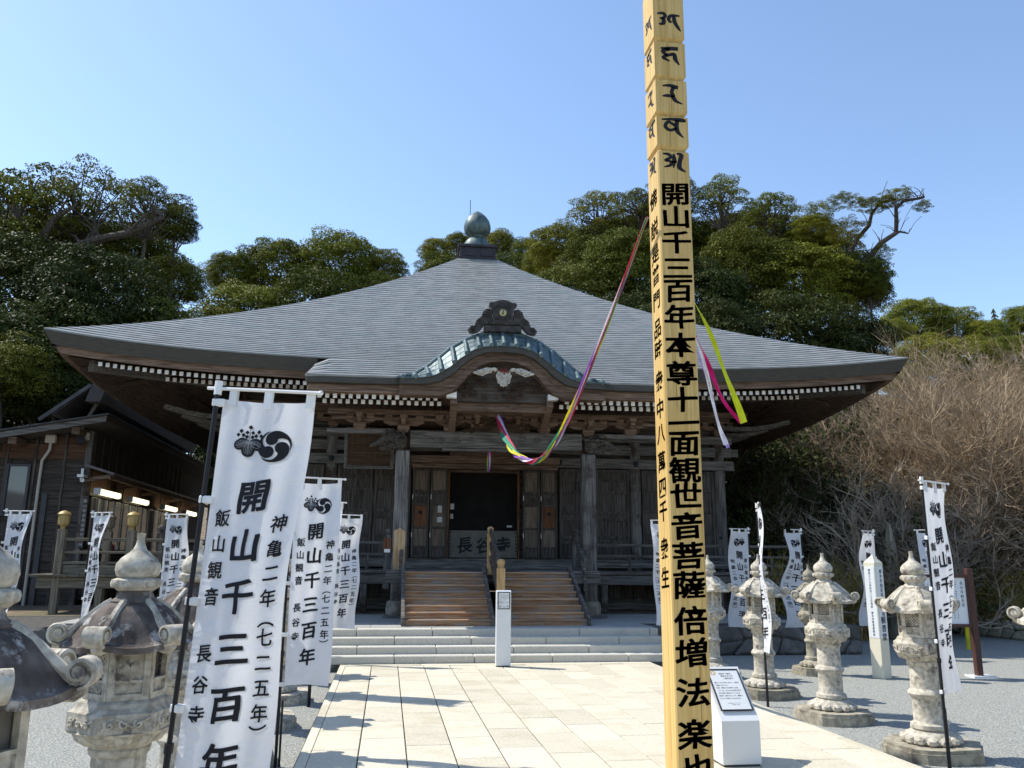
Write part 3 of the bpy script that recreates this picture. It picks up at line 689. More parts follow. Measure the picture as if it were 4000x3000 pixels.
def bracket(u,v,z,arms=1,sp=.30):
    e=empty('bracket_set',(u,v,z)); e.parent=T
    def blk(x,y,zz,w=.17,h=.11): 
        q=MB(); q.add([(x-w*.34,y-w*.34,zz),(x+w*.34,y-w*.34,zz),(x+w*.34,y+w*.34,zz),(x-w*.34,y+w*.34,zz)]+[(x+sx*w/2,y+sy*w/2,zz+hh) for hh in (h*.45,h) for sx,sy in ((-1,-1),(1,-1),(1,1),(-1,1))],
          [(3,2,1,0),(0,1,5,4),(1,2,6,5),(2,3,7,6),(3,0,4,7),(4,5,9,8),(5,6,10,9),(6,7,11,10),(7,4,8,11),(8,9,10,11)]); link('bearing_block',q.mesh('bearing_block',BX),e)
    blk(0,0,0,.26,.15)
    for t in range(arms):
        zz=.15+.22*t; w=sp*(1+t*.75)
        link('bracket_arm',MB().prism([(-w-.1,zz+.11),(-w-.1,zz+.06),(-w+.04,zz),(w-.04,zz),(w+.1,zz+.06),(w+.1,zz+.11)],-.05,.05).mesh('bracket_arm',BX),e)
        link('bracket_arm',MB().prism([(-.36-.1*t,zz+.10),(-.36-.1*t,zz+.05),(-.25,zz),(.3,zz),(.3,zz+.10)],-.045,.045,ax='x').mesh('bracket_arm',BX),e)
        for x in ((-w,0,w) if t==0 else (-w,-w/2,w/2,w)): blk(x,0,zz+.11)
        blk(0,-.32-.1*t,zz+.10,.15,.10)
    return e
for u in (-2.05,2.05): bracket(u,0,4.40,1,.34)
for u in (-3.0,-1.05,1.05,3.0): bracket(u,-.02,4.43,1,.22)
for u in (-.45,.45): bracket(u,0,4.46,1,.18)
wpart('porch_purlin',-3.7,3.7,-.09,.09,4.78,4.90,BX); wpart('porch_purlin',-3.6,3.6,-.07,.07,4.665,4.73,BX)
wpart('porch_side_beam',-3.7,-2.3,-.08,.08,4.36,4.46,GX); wpart('porch_side_beam',2.3,3.7,-.08,.08,4.36,4.46,GX)
wpart('rainbow_beam',-1.0,1.0,-1.12,-.92,4.72,4.90,BX); wpart('rainbow_beam_cap',-1.05,1.05,-1.16,-.9,4.905,4.96,BX)
b=MB()
for sg in (-1,1): scroll(b,sg*.35,4.81,-1.13,.07,1.6,sg,.011); b.tube([(sg*.1,-1.13,4.80),(sg*.25,-1.13,4.84),(sg*.6,-1.13,4.80),(sg*.85,-1.13,4.83)],.009,5)
P('beam_engraving',b,BX)
for sg in (-1,1):
    b=MB(); b.prism([(sg*.95,4.93),(sg*1.16,4.95),(sg*1.16,4.98),(sg*.95,5.06)][::sg],-1.42,-1.22); P('painted_beam_end',b,WHT)
    b=MB(); b.bar((sg*1.0,-1.3,4.88),(sg*1.0,-.1,4.5),.14,.16); P('porch_strut',b,BX)
b=MB(); r=random.Random(31)
for k in range(46):
    x=r.uniform(-.75,.75); zm=.26*(1-(abs(x)/.8)**2)
    scroll(b,x,4.45+r.uniform(0,max(.03,zm)),-.14,r.uniform(.03,.07),1.2,r.choice((-1,1)),.018,r.uniform(0,6))
b.prism([(-.8,4.43),(.8,4.43),(.62,4.52),(.4,4.64),(0,4.70),(-.4,4.64),(-.62,4.52)],-.12,-.05)
P('frog_leg_strut',b,CARV)
# rainbow ties from porch columns to the hall
for u in (-2.05,2.05):
    b=MB(); p=[(u,.1+3.1*t/6,4.15+.45*sin(PI*.5*t/6)) for t in range(7)]
    for t in range(6): b.bar(p[t],p[t+1],.16,.26)
    P('tie_beam',b,BY)
wpart('porch_ceiling',-3.8,3.8,-.9,3.2,5.06,5.10,BY,c=0)
# hall brackets and corner blocks
for u in (-6.25,-5.1,-3.95,3.95,5.1,6.25): bracket(u,HV-.05,5.0,1,.34)
wpart('hall_purlin',-6.9,6.9,HV-.6,HV-.46,5.42,5.56,BX); wpart('wall_plate',-6.6,6.6,HV-.12,HV+.07,5.34,5.50,BX)
for u in (-6.25,6.25):
    b=MB(); sg=1 if u>0 else -1; b.bar((u,HV,4.55),(u+sg*.55,HV,4.55),.12,.2); b.bar((u,HV,4.18),(u+sg*.42,HV,4.18),.14,.22); P('beam_nose',b,GX)
# ---------------------------------------------------------------- wooden staircase
ST=empty('wooden_staircase',(2.05,15.6,.48),0,'wide brown wooden stairs of eight treads climbing to the temple porch','staircase')
for k in range(8):
    z=.12*k; y=.22*k
    for x0,x1 in ((-1.70,-.10),(.22,1.70)):
        if k<3: x0,x1=x0,x1
        link('tread',MB().box(x0,x1,y-.02,y+.235,z+.085,z+.12,c=.006).mesh('tread',STAIR),ST)
        link('riser',MB().box(x0,x1,y+.01,y+.03,z,z+.084).mesh('riser',STAIR),ST)
for x in (-1.735,1.735,-.085,.205):
    b=MB(); b.prism([(-.06,0),(.12,0),(1.80,.92),(1.80,1.06),(1.62,1.06),(-.06,.16)],x-.03,x+.03,ax='x'); link('stringer',b.mesh('stringer',GX),ST)
for y,z0,h,w in ((.02,0,1.05,.15),(1.72,.9,.84,.13)):
    b=MB(); b.box(.06-w/2,.06+w/2,y-w/2,y+w/2,z0,z0+h,c=.01)
    pr=[(.50,0),(.36,.12),(.33,.18),(.46,.22),(.46,.34),(.38,.36),(.5,.5),(.52,.75),(.46,.95),(.28,1.1),(.001,1.16)]
    b.lathe([(r*w,q*w) for r,q in pr],20,(.06,y,z0+h)); link('newel_post',b.mesh('newel_post',NEWW),ST)
for dz,w,h in ((.90,.06,.09),(.62,.045,.14),(.34,.05,.12)):
    b=MB(); b.bar((.06,.08,.12+dz),(.06,1.66,.90+dz),w,h); link('handrail',b.mesh('handrail',wood('handrail_wood%d'%int(dz*100),(.06,.045,.035),(.15,.12,.10),'y')),ST)
# ---------------------------------------------------------------- votive tablet
def Tw(u,v,z): return T.location.x+u*cos(-R(2.6))-v*sin(-R(2.6)),T.location.y+u*sin(-R(2.6))+v*cos(-R(2.6)),z
e=empty('votive_tablet',Tw(-2.95,2.4,4.36),-R(2.6),'dark carved wooden votive tablet in a scalloped frame, hung high left of the porch column','tablet'); e.rotation_euler=(R(8),0,-R(2.6))
link('tablet_board',MB().box(-.52,.52,0,.03,-.42,.42).mesh('tablet_board',wood('tablet_wood',(.06,.035,.02),(.12,.075,.045),'x')),e)
for a in ((-.58,-.52,-.03,.05,-.48,.48),(.52,.58,-.03,.05,-.48,.48),(-.519,.519,-.03,.05,-.48,-.42),(-.519,.519,-.03,.05,.42,.48)): link('frame',MB().box(*a,c=.01).mesh('frame',GX),e)
b=MB()
for k in range(18):
    for sx in (-1,1): b.blob((sx*.59,0,-.47+.055*k),(.022,.03,.03),6)
    b.blob((-.55+.065*k,0,.49),(.035,.03,.02),6); b.blob((-.55+.065*k,0,-.49),(.035,.03,.02),6)
link('frame_scallops',b.mesh('frame_scallops',mat('scallop_wood',(.2,.19,.17),(.3,.28,.25))),e)
b=MB(); r=random.Random(4)
for i in range(7):
    for k in range(9):
        x=-.42+.14*i;z=.34-.075*k
        if r.random()<.7: b.box(x-.02,x+.02,-.006,0,z-.004,z+.004); b.box(x-.003,x+.003,-.006,0,z-.024,z+.02)
b.box(-.5,.5,-.012,0,-.13,-.118); link('tablet_relief',b.mesh('tablet_relief',mat('relief_wood',(.13,.10,.07),(.16,.12,.09))),e)
# wooden box hung on the left porch column
e=empty('prayer_slip_box',Tw(-2.30,-.05,1.98),-R(2.6),'small wooden box with a white label and a stick, hung beside the left porch column','box')
link('box_body',MB().box(-.08,.08,-.08,.08,-.16,.14,c=.006).mesh('box_body',OR),e); link('box_label',MB().box(-.06,.06,-.088,-.082,-.16,-.09).mesh('box_label',WHT),e)
link('box_stick',MB().bar((-.02,0,.12),(-.11,0,.50),.02,.02).mesh('box_stick',GZm),e)
# ---------------------------------------------------------------- side building on the left
BD=empty('side_building',(-7.95,23.2,0),0,'dark timber amulet office with a sloping roof and four tube lamps, left of the temple','building')
BW=wood('siding_wood',(.030,.025,.021),(.085,.07,.058),'x'); BWZ=wood('batten_wood',(.035,.03,.026),(.11,.09,.075),'z')
BRW=wood('gable_wood',(.065,.035,.022),(.12,.065,.04),'x')
def bl(name,b,m_,par=None,**k): return link(name,b.mesh(name,m_),par or BD,**k)
def gz(x): return 5.05+.20*x  # underside of the sloping roof; x<=0
nb=26
for k in range(nb):
    z0=-.1+.205*k; z1=z0+.20; x0=-9.0
    if z0<gz(0)-.1:
        xl=max(-9.0,(z1-5.05)/.20) if z1>gz(-9) else -9.0
        for a,c_ in ((xl,-1.95),(-1.45,-.05)) if 2.7<z0+.1<4.15 else ((xl,-.05),):
            if c_>a: b=MB(); b.box(a,c_,0,.03,z0,z1); b.add([(a,-.018,z0),(c_,-.018,z0),(c_,0,z1),(a,0,z1),(a,0,z0),(c_,0,z0)],[(0,1,2,3),(0,4,5,1)]); bl('siding_board',b,BRW if z0>gz(-4.5) else BW)
bl('wall_core',MB().prism([(-9,-.1),(-.03,-.1),(-.03,gz(0)-.02),(-9,gz(-9)-.02)],.04,.12),BW)
bl('wall_core',MB().box(-.13,-.06,.1,14,-.1,5.0),BW)
for x in (-6.5,-5.6,-4.7,-3.75,-2.85,-2.05,-1.35,-.62,-.06): bl('batten',MB().box(x-.03,x+.03,-.045,-.02,-.1,gz(x)-.03,c=.004),BWZ)
# siding on the long side towards the temple
for k in range(16):
    y=.35+.62*k; bl('batten',MB().box(-.03,.0,y-.025,y+.025,3.98,5.0),BWZ)
bl('side_siding',MB().box(-.058,-.031,.1,14,4.0,5.0),BW); bl('side_siding',MB().box(-.058,-.035,.1,14,3.3,3.95),BRW); bl('side_siding',MB().box(-.058,-.035,.1,14,-.1,1.9),BW)
for k in range(9): bl('batten',MB().box(-.034,-.008,1.4*k+.3,1.4*k+.34,3.3,3.93),BWZ)
bl('corner_post',MB().box(-.12,.03,-.05,.1,-.1,4.99,c=.01),GZm)
ROOFB=mat('dark_roof_metal',(.05,.048,.05),(.08,.078,.08),rough=.5,bump=.05,rnd=0,metal=.2)
b=MB(); b.prism([(-9.5,gz(-9.5)),(.55,gz(.55)),(.55,gz(.55)+.16),(-9.5,gz(-9.5)+.16)],-.75,14); bl('roof',b,WX)
b=MB(); b.prism([(-9.55,gz(-9.55)+.165),(.6,gz(.6)+.165),(.6,gz(.6)+.20),(-9.55,gz(-9.55)+.20)],-.8,14); rf=bl('roof_sheet',b,ROOFB)
bl('bargeboard',MB().prism([(-9.5,gz(-9.5)-.02),(.55,gz(.55)-.02),(.55,gz(.55)+.12),(-9.5,gz(-9.5)+.12)],-.79,-.755),GX)
for x in (-6.8,-3.3,-1.7,-.2): bl('purlin_end',MB().box(x-.1,x+.1,-.7,-.05,gz(x)-.2,gz(x)-.02,c=.01),BX)
# upper eave with deep dark fascia
b=MB(); b.prism([(.05,5.62),(.42,5.62),(.55,6.10),(.18,6.10)],-1.0,9.5); bl('upper_fascia',b,mat('fascia_metal',(.045,.04,.037),(.06,.055,.05),rough=.55,bump=.03,rnd=0))
b=MB(); b.prism([(.2,6.06),(.2,6.12),(-.75,5.30),(-.75,5.24)],-.9,9.5); b.bar((.15,-1.0,6.05),(-1.0,-1.0,5.1),.07,.09); bl('upper_roof',b,ROOFB)
for y in (-.6,4,8.5): bl('eave_strut',MB().bar((.25,y,5.7),(-.1,y,4.95),.08,.08),GX)
# pent roof over the counter
b=MB(); b.prism([(-.03,4.02),(.72,3.80),(.72,3.86),(-.03,4.09)],-.25,12); bl('awning',b,mat('awning_copper',(.11,.09,.10),(.16,.13,.13),rough=.5,bump=.1,rnd=0))
for y in (-.1,2.5,5,8,11): bl('awning_arm',MB().bar((-.03,y,3.66),(.66,y,3.80),.06,.09),BX)
bl('awning_beam',MB().box(.56,.64,-.25,12,3.70,3.79),BX)
LAMP=mat('tube_lamp_light',(.9,.86,.7),rough=.5,bump=0,rnd=0,emit=(1,.90,.60,1.0))
for y in (.15,3.0,6.7,9.8):
    l=bl('tube_lamp',MB().tube([(.22,y,3.40),(.22,y+1.75,3.40)],.085,12),LAMP)
    for q in (y-.04,y+1.75): bl('lamp_cap',MB().box(.13,.31,q,q+.04,3.31,3.49,c=.01),STEEL,l)
    bl('lamp_bracket',MB().box(-.03,.14,y+.8,y+.9,3.36,3.44),STEEL,l)
GLS=mat('window_glass',(.05,.06,.065),(.05,.06,.07),rough=.04,bump=0,rnd=0,spec=1.0)
ALU=mat('dark_aluminium',(.05,.05,.055),(.06,.06,.065),rough=.4,bump=0,rnd=0,metal=.4)
w=empty('window',(-1.72,-.02,3.38)); w.parent=BD
for a in ((-.30,-.23,-.68,.68),(.23,.30,-.68,.68)): link('frame',MB().box(a[0],a[1],-.05,.06,a[2],a[3],c=.005).mesh('frame',ALU),w)
for z in (-.68,.62): link('frame',MB().box(-.229,.229,-.05,.06,z,z+.06,c=.005).mesh('frame',ALU),w)
link('pane',MB().box(-.229,.229,.0,.012,-.62,.62).mesh('pane',GLS),w)
# service windows along the side
for k in range(8):
    y=.45+1.4*k; w=empty('service_window',(-.03,y,2.6)); w.parent=BD
    for q in (0,.62,1.27): link('frame',MB().box(-.02,.03,q,q+.045,-.7,.68).mesh('frame',STEEL if q!=0 else ALU),w)
    for q in (.05,.665): link('pane',MB().box(.0,.008,q,q+.57,-.7,.68).mesh('pane',GLS),w)
bl('window_head',MB().box(-.03,.05,.1,12,3.285,3.36,c=.01),GX); bl('counter',MB().box(-.03,.38,.1,12,1.80,1.88,c=.01),BX)
bl('counter_front',MB().box(-.02,.30,.12,12,.6,1.79),BW)
PIPE=mat('pale_pipe',(.42,.37,.32),(.46,.42,.36),rough=.5,bump=0,rnd=0)
b=MB(); b.box(-1.12,-.86,-.2,-.05,4.62,4.84,c=.02); b.tube([(-.99,-.12,4.62),(-.99,-.12,4.45),(-1.16,-.08,4.15),(-1.17,-.08,3.6),(-1.17,-.08,0)],.04,8); bl('downpipe',b,PIPE)
b=MB(); b.box(-1.06,-.93,-.07,-.04,0,3.3); bl('cable_duct',b,ALU)
b=MB(); b.box(-.28,-.02,-.2,-.06,4.72,4.92,c=.02); bl('junction_box',b,PIPE)
b=MB(); b.lathe([(.06,0),(.1,.16),(.11,.22),(.09,.22)],14); bl('flood_light',b,ALU,loc=(-.22,-.22,4.62),rot=(R(60),R(40),0))
b=MB(); b.tube([(.0,0,0),(.1,-.24,-.08)],.055,12); b.box(-.03,.03,-.02,.03,0,.25); b.box(-.02,.14,-.30,-.02,-.0,.07); bl('security_camera',b,PANEL,loc=(-.12,-.1,3.72))
# vertical shop sign with white lettering
sg=bl('sign_board',MB().box(-.02,.10,-.10,-.07,1.9,3.25),WZ)
V,F=text2d(cjk_col('飯山観音長谷寺受付所',.04,3.12,.10,.125),wt=.01); bl('sign_lettering',MB().add([(x,-.104,z) for x,z in V],F),mat('pale_lettering',(.45,.45,.42),bump=0),sg)
# small items on the counter
for k,(c_,y) in enumerate(((( .5,.04,.05),.5),((.6,.58,.5),.9),((.55,.55,.6),1.3),((.5,.06,.05),1.7),((.7,.68,.62),2.2))):
    o=MB().box(-.1,.1,-.12,.12,0,.10+.05*(k%2),c=.01).obj('amulet_tray',mat('tray_colour%s'%'abcde'[k],c_,bump=0)); o.location=(-7.95+.2,23.2+y,1.885)
    tag(o,['red tray nearest the corner on the counter of the side building','cream tray beside a red one on the counter of the side building','pale bluish tray in the middle of the counter items of the side building','second red tray from the corner on the counter of the side building','cream tray farthest from the corner on the counter of the side building'][k],'tray')
# ---------------------------------------------------------------- gallery walkway in front of the side building
GW=empty('gallery_walkway',(-7.2,19.8,0),0,'raised wooden walkway with railings and yellow-capped posts in front of the side building','walkway')
WKW=wood('walkway_wood',(.10,.085,.06),(.22,.19,.14),'x'); WKZ=wood('walkway_post_wood',(.12,.10,.07),(.26,.22,.16),'z')
CAP=mat('post_cap_brass',(.36,.25,.09),(.46,.33,.13),rough=.5,bump=.1,metal=.2)
link('deck_beam',MB().box(-.4,2.9,-.02,.14,1.0,1.24,c=.01).mesh('deck_beam',WKW),GW)
for k in range(14): link('deck_board',MB().box(-.55+.27*k,-.55+.27*k+.26,-.15,1.6,1.25,1.30,c=.004).mesh('deck_board',WKW),GW)
for z,h in ((2.06,.07),(1.78,.06),(1.55,.06)): link('railing_rail',MB().box(.06,2.9,.01,.08,z-h/2,z+h/2,c=.008).mesh('railing_rail',WKW),GW)
link('railing_panel',MB().box(.1,2.9,.03,.06,1.30,1.5,c=.004).mesh('railing_panel',WKW),GW)
for x,y in ((0,.04),(1.47,.04),(.55,1.4),(2.9,1.4)):
    p=link('post',MB().box(x-.08,x+.08,y-.08,y+.08,-.15,2.28,c=.01).mesh('post',WKZ),GW)
    b=MB(); b.lathe([(.05,0),(.05,.05),(.075,.08),(.11,.1),(.12,.16),(.12,.30),(.14,.32),(.14,.34),(.10,.38),(.001,.42)],8,phase=PI/8); link('post_cap',b.mesh('post_cap',CAP if y<1 else WKZ),p,(x,y,2.28))
for x in (.9,2.4): link('deck_post',MB().box(x-.07,x+.07,.0,.13,-.15,1.0,c=.01).mesh('deck_post',WKZ),GW)
# air conditioner under the walkway
e=empty('air_conditioner',(-5.9,21.2,-.12),0,'pale air conditioner outdoor unit with a grille under the raised walkway','air conditioner')
link('casing',MB().box(-.4,.4,-.15,.15,.35,1.0,c=.02).mesh('casing',PIPE),e); b=MB()
for k in range(9): b.box(-.34,.16,-.17,-.155,.42+.06*k,.44+.06*k)
link('grille',b.mesh('grille',ALU),e)
# ---------------------------------------------------------------- the tall inscribed post
PY_=6.40; PX0=.3478*PY_; PW=.292
POSTW=mat('post_cypress',(.47,.295,.085),(.66,.46,.175),scale=2.6,stretch=(11,11,.30),rough=.6,bump=.25,bscale=5,rnd=0,lo=.30,hi=.60,dist=.8,c3=(.50,.30,.08),s3=1.0,t3=(.5,.8),spec=.3)
POST=empty('inscribed_post',(PX0+PW/2,PY_+PW/2,0),0,'tall square yellow wooden memorial post with black brush writing beside the path','post')
def pz(y,x=2650): # height on the post's front face of a picture row
    d=ray(x,y); return EYE+PY_*d.z/d.y
notch=[pz(158),pz(305),pz(447),pz(578)]
b=MB(); h=PW/2
lv=[0]+sorted(notch); 
b.box(-h,h,-h,h,0,notch[3]-.03,c=.012); link('post_shaft',b.mesh('post_shaft',POSTW),POST)
ns=sorted(notch)
for i,z in enumerate(ns):
    z1=(ns[i+1] if i<3 else z+.62)-.03
    b=MB(); g=h-.035
    b.add([(sx*g,sy*g,z-.03) for sx,sy in ((-1,-1),(1,-1),(1,1),(-1,1))]+[(sx*h,sy*h,z+.02) for sx,sy in ((-1,-1),(1,-1),(1,1),(-1,1))]+[(sx*h,sy*h,z1) for sx,sy in ((-1,-1),(1,-1),(1,1),(-1,1))]+([(0,0,z1+.18)] if i==3 else []),
      [(0,1,5,4),(1,2,6,5),(2,3,7,6),(3,0,4,7),(4,5,9,8),(5,6,10,9),(6,7,11,10),(7,4,8,11),(3,2,1,0)]+([(8,9,12),(9,10,12),(10,11,12),(11,8,12)] if i==3 else [(8,9,10,11)]))
    link('post_block',b.mesh('post_block',POSTW),POST)
SD={ # old Indian letters as brush strokes, in a unit square
'a':[[(-.42,.38,.05),(-.2,.36,.10),(-.12,.22,.09),(-.32,.06,.08),(-.12,.02,.08),(-.14,-.16,.09),(-.38,-.26,.04)],[(.0,.40,.05),(.02,.1,.12),(-.02,-.28,.03)],[(-.1,.02,.05),(.12,.02,.08)],[(.12,.42,.06),(.30,.36,.12),(.24,.05,.12),(.22,-.25,.13),(.46,-.44,.03)]],
'va':[[(-.42,.36,.05),(0,.40,.10),(.42,.38,.14),(.46,.30,.05)],[(.2,.38,.12),(.16,.1,.12),(.2,-.2,.12),(.42,-.46,.03)],[(.1,.1,.09),(-.16,.26,.09),(-.28,.02,.11),(-.1,-.14,.1),(.16,-.02,.08)]],
'ra':[[(-.34,.38,.05),(-.05,.42,.11),(.28,.34,.13)],[(.1,.36,.12),(.02,.1,.10),(.06,-.08,.12),(-.2,-.10,.10),(-.36,-.14,.03)],[(.05,-.08,.12),(.16,-.32,.11),(.44,-.46,.03)]],
'ha':[[(-.36,.36,.06),(0,.38,.13),(.34,.40,.13)],[(.0,.36,.12),(-.28,.22,.11),(-.1,.04,.10),(.16,.10,.12),(.22,-.16,.12),(.36,-.42,.04)],[(-.1,.04,.10),(-.26,-.12,.11),(-.02,-.26,.05)]],
'kha':[[(-.46,.36,.05),(-.22,.40,.11),(-.14,.24,.10),(-.34,.10,.08)],[(-.2,.16,.09),(-.22,-.12,.12),(-.40,-.18,.05)],[(.46,.34,.06),(.12,.32,.10),(.0,.12,.10),(.1,-.06,.08)],[(.22,.30,.10),(.24,.02,.12),(.36,-.26,.10),(.48,-.46,.03)]]}
def write(items,n=10):
    V=[];F=[]
    for k,x,y,w,hh in items:
        v,f=brush([[(a,c_,w_*1.45) for a,c_,w_ in st] for st in SD[k]],n); b=len(V); V+=[(x+p*w,y+q*hh) for p,q in v]; F+=[tuple(i+b for i in t) for t in f]
    return V,F
sidd=['kha','ha','ra','va','a']
front=[(k,0,pz(y),.235,.20) for k,y in zip(sidd,(88,222,370,500,635))]
for i_ in front:
    V,F=write([i_]); link('brush_character',MB().add([(x,-h-.002,z) for x,z in V],F).mesh('brush_character',INK,fix=False),POST)
ft='開山千三百年本尊十一面観世音菩薩倍増法楽也'
fy=(763,852,950,1050,1138,1240,1350,1462,1564,1656,1733,1839,1940,2056,2172,2287,2427,2552,2707,2871,3010)
it=[]
for ch,y in zip(ft,fy): 
    w=.225 if ch not in '一三' else .22; hh=.205
    it.append((ch,0,pz(y,2690),.278,.222,.027))
for i_ in it:
    V,F=text2d([i_],shear=.06); link('brush_character',MB().add([(x,-h-.002,z) for x,z in V],F).mesh('brush_character',INK,fix=False),POST)
def pzl(y): d=ray(2560 if y<1500 else 2600,y); return EYE+(PY_+.14)*d.z/d.y
V,F=write([(k,0,pzl(y),.20,.18) for k,y in zip(sidd,(110,236,395,519,658))])
V2,F2=text2d([(ch,0,pzl(y),.20,.18,.019) for ch,y in zip('佛説是普門品時衆中八萬四千衆生',(781,895,992,1076,1173,1283,1367,1487,1598,1694,1805,1906,1998,2143,2258))],shear=.06)
b=MB(); b.add([(-h-.002,-x,z) for x,z in V],F); b.add([(-h-.002,-x,z) for x,z in V2],F2); tag(link('side_inscription',b.mesh('side_inscription',INK,fix=False),POST),kind='stuff')
b=MB()
for (x,z0,z1) in ((-.02,notch[3],notch[2]),(.0,notch[2],notch[1]),(.03,pz(900),pz(640)),(-.05,2.9,3.5),(.06,.4,.9)): b.box(x-.0012,x+.0012,-h-.0016,-h-.0008,z0,z1)
link('drying_crack',b.mesh('drying_crack',mat('crack_brown',(.16,.09,.03),bump=0,rnd=0)),POST)
# ---------------------------------------------------------------- five-coloured ribbons
def cloth_mat(n,c): return mat(n,c,tuple(x*.85 for x in c),scale=12,rough=.6,bump=.15,rnd=0,trans=.25)
RC={'green':(.03,.30,.20),'yellow':(.75,.66,.02),'purple':(.26,.07,.42),'white':(.75,.74,.80),'red':(.62,.02,.08)}
RM={k:cloth_mat('ribbon_'+k,v) for k,v in RC.items()}
curve=[(2528,850),(2450,1065),(2400,1195),(2320,1400),(2240,1590),(2180,1715),(2120,1790),(2075,1805),(2010,1775),(1970,1705),(1944,1630)]
def cy(x):
    for (a,b_),(c,d) in zip(curve,curve[1:]):
        if c<=x<=a: t=(a-x)/(a-c); return b_+(d-b_)*t
    return curve[0][1] if x>curve[0][0] else curve[-1][1]
S=at(2528,850,PY_+.05); E_=at(1944,1630,17.0)
def camx(p):
    d=Vector(p)-Vector((0,0,EYE)); return 2000+FP*d.dot(_r2)/d.dot(_f), 1500-FP*d.dot(_u2)/d.dot(_f)
CL=[]
for k in range(61):
    t=k/60; Y=S.y+(E_.y-S.y)*t; X=S.x+(E_.x-S.x)*t; z=S.z+(E_.z-S.z)*t
    for _ in range(6):
        px,py=camx((X,Y,z)); ty=cy(px); z=at(px,ty,Y).z
    CL.append(Vector((X,Y,z)))
# smooth the heights
for _ in range(4): CL=[CL[0]]+[Vector((c.x,c.y,(a.z+c.z*2+d.z)/4)) for a,c,d in zip(CL,CL[1:],CL[2:])]+[CL[-1]]
RB=empty('ribbon_bundle',tuple(CL[0]),0,'twisted five-coloured ribbon bundle slung from the tall post to the temple porch','ribbon')
def ribbon(name,pts,w,mt,par,ph,tw,off,loc,grow=False):
    b=MB(); rows=[]
    for i,p in enumerate(pts):
        t=(pts[min(i+1,len(pts)-1)]-pts[max(i-1,0)]).normalized(); s=t.cross(Vector((0,0,1))).normalized(); u=s.cross(t)
        g=(.35+1.45*(i/len(pts))) if grow else 1
        a=ph+tw*i/len(pts)*2*PI; fl=.35*sin(i*.45+ph*2)
        c=p+(s*cos(a)+u*sin(a))*off*g-Vector(loc); e=(s*cos(a*.6+1.2+fl)+u*sin(a*.6+1.2+fl))*w*g/2
        rows.append([c-e,c+u*.004,c+e])
    b.grid(rows); link(name,b.mesh(name,mt),par)
for k,(c_,m_) in enumerate(RM.items()):
    ribbon('ribbon_strand',CL,.055,m_,RB,k*1.257+3.4,2.2,.022,CL[0],True)
RB.children[0]['label']='green strand'; 
for o,c_ in zip(RB.children,RC): o['label']=c_+' strand'
# short hanging end under the porch beam
q0=at(1916,1765,17.2); q1=at(1903,1842,17.2)
HB=empty('ribbon_tail',tuple(q0),0,'short dark tail of the coloured ribbons hanging below the porch beam over the entrance','ribbon')
for k,(c_,m_) in enumerate(RM.items()): ribbon('ribbon_strand',[q0.lerp(q1,t/8)+Vector((.012*k*t/8-.02,0,0)) for t in range(9)],.035,m_,HB,k,.5,.02,q0)
# loose ends on the right of the post
def loose(pts,w,key,Y,label):
    P_=[at(x,y,Y+dy) for x,y,dy in pts]; Q=[]
    for i in range(len(P_)-1):
        for t in range(6):
            f=t/6; p0=P_[max(i-1,0)];p1=P_[i];p2=P_[i+1];p3=P_[min(i+2,len(P_)-1)]
            Q.append(.5*((2*p1)+(p2-p0)*f+(2*p0-5*p1+4*p2-p3)*f*f+(3*p1-p0-3*p2+p3)*f**3))
    Q.append(P_[-1]); n=len(Q); b=MB(); rows=[]
    for i,p in enumerate(Q):
        t=(Q[min(i+1,n-1)]-Q[max(i-1,0)]).normalized(); s=t.cross(Vector((0,1,0))).normalized(); 
        a=(w[min(int(i/(n-1)*(len(w)-1)),len(w)-2)]*(1-(i/(n-1)*(len(w)-1))%1)+w[min(int(i/(n-1)*(len(w)-1))+1,len(w)-1)]*((i/(n-1)*(len(w)-1))%1)) if i<n-1 else w[-1]
        rows.append([p-s*a-P_[0],p+Vector((0,.01*sin(i*.7),0))-P_[0],p+s*a+Vector((0,.02*sin(i*.5),0))-P_[0]])
    b.grid(rows); o=b.obj('ribbon_streamer',RM[key] if key in RM else key); o.location=P_[0]; tag(o,label,'ribbon')
VIO=cloth_mat('ribbon_violet',(.42,.30,.72)); LIME=cloth_mat('ribbon_lime',(.66,.72,.02)); MAG=cloth_mat('ribbon_magenta',(.60,.01,.16))
loose([(2706,1165,.2),(2745,1240,.1),(2800,1370,.0),(2850,1500,-.05),(2905,1652,-.05)],(.004,.012,.020,.022,.028),LIME,6.5,'bright yellow-green ribbon end blowing out right of the tall post')
loose([(2708,1280,.2),(2745,1370,.1),(2780,1460,.05),(2830,1570,.02),(2893,1655,.0)],(.010,.005,.022,.018,.006),MAG,6.6,'magenta ribbon end blowing between the white and the yellow one')
loose([(2710,1300,.2),(2745,1400,.1),(2780,1550,.05),(2815,1680,.02),(2835,1738,.0)],(.012,.013,.014,.018,.020),'white',6.55,'white ribbon end hanging lowest right of the tall post')
loose([(2712,1340,.25),(2750,1440,.15),(2790,1590,.1),(2822,1690,.06),(2843,1750,.05)],(.010,.010,.010,.014,.014),VIO,6.6,'violet ribbon end just behind the white one')
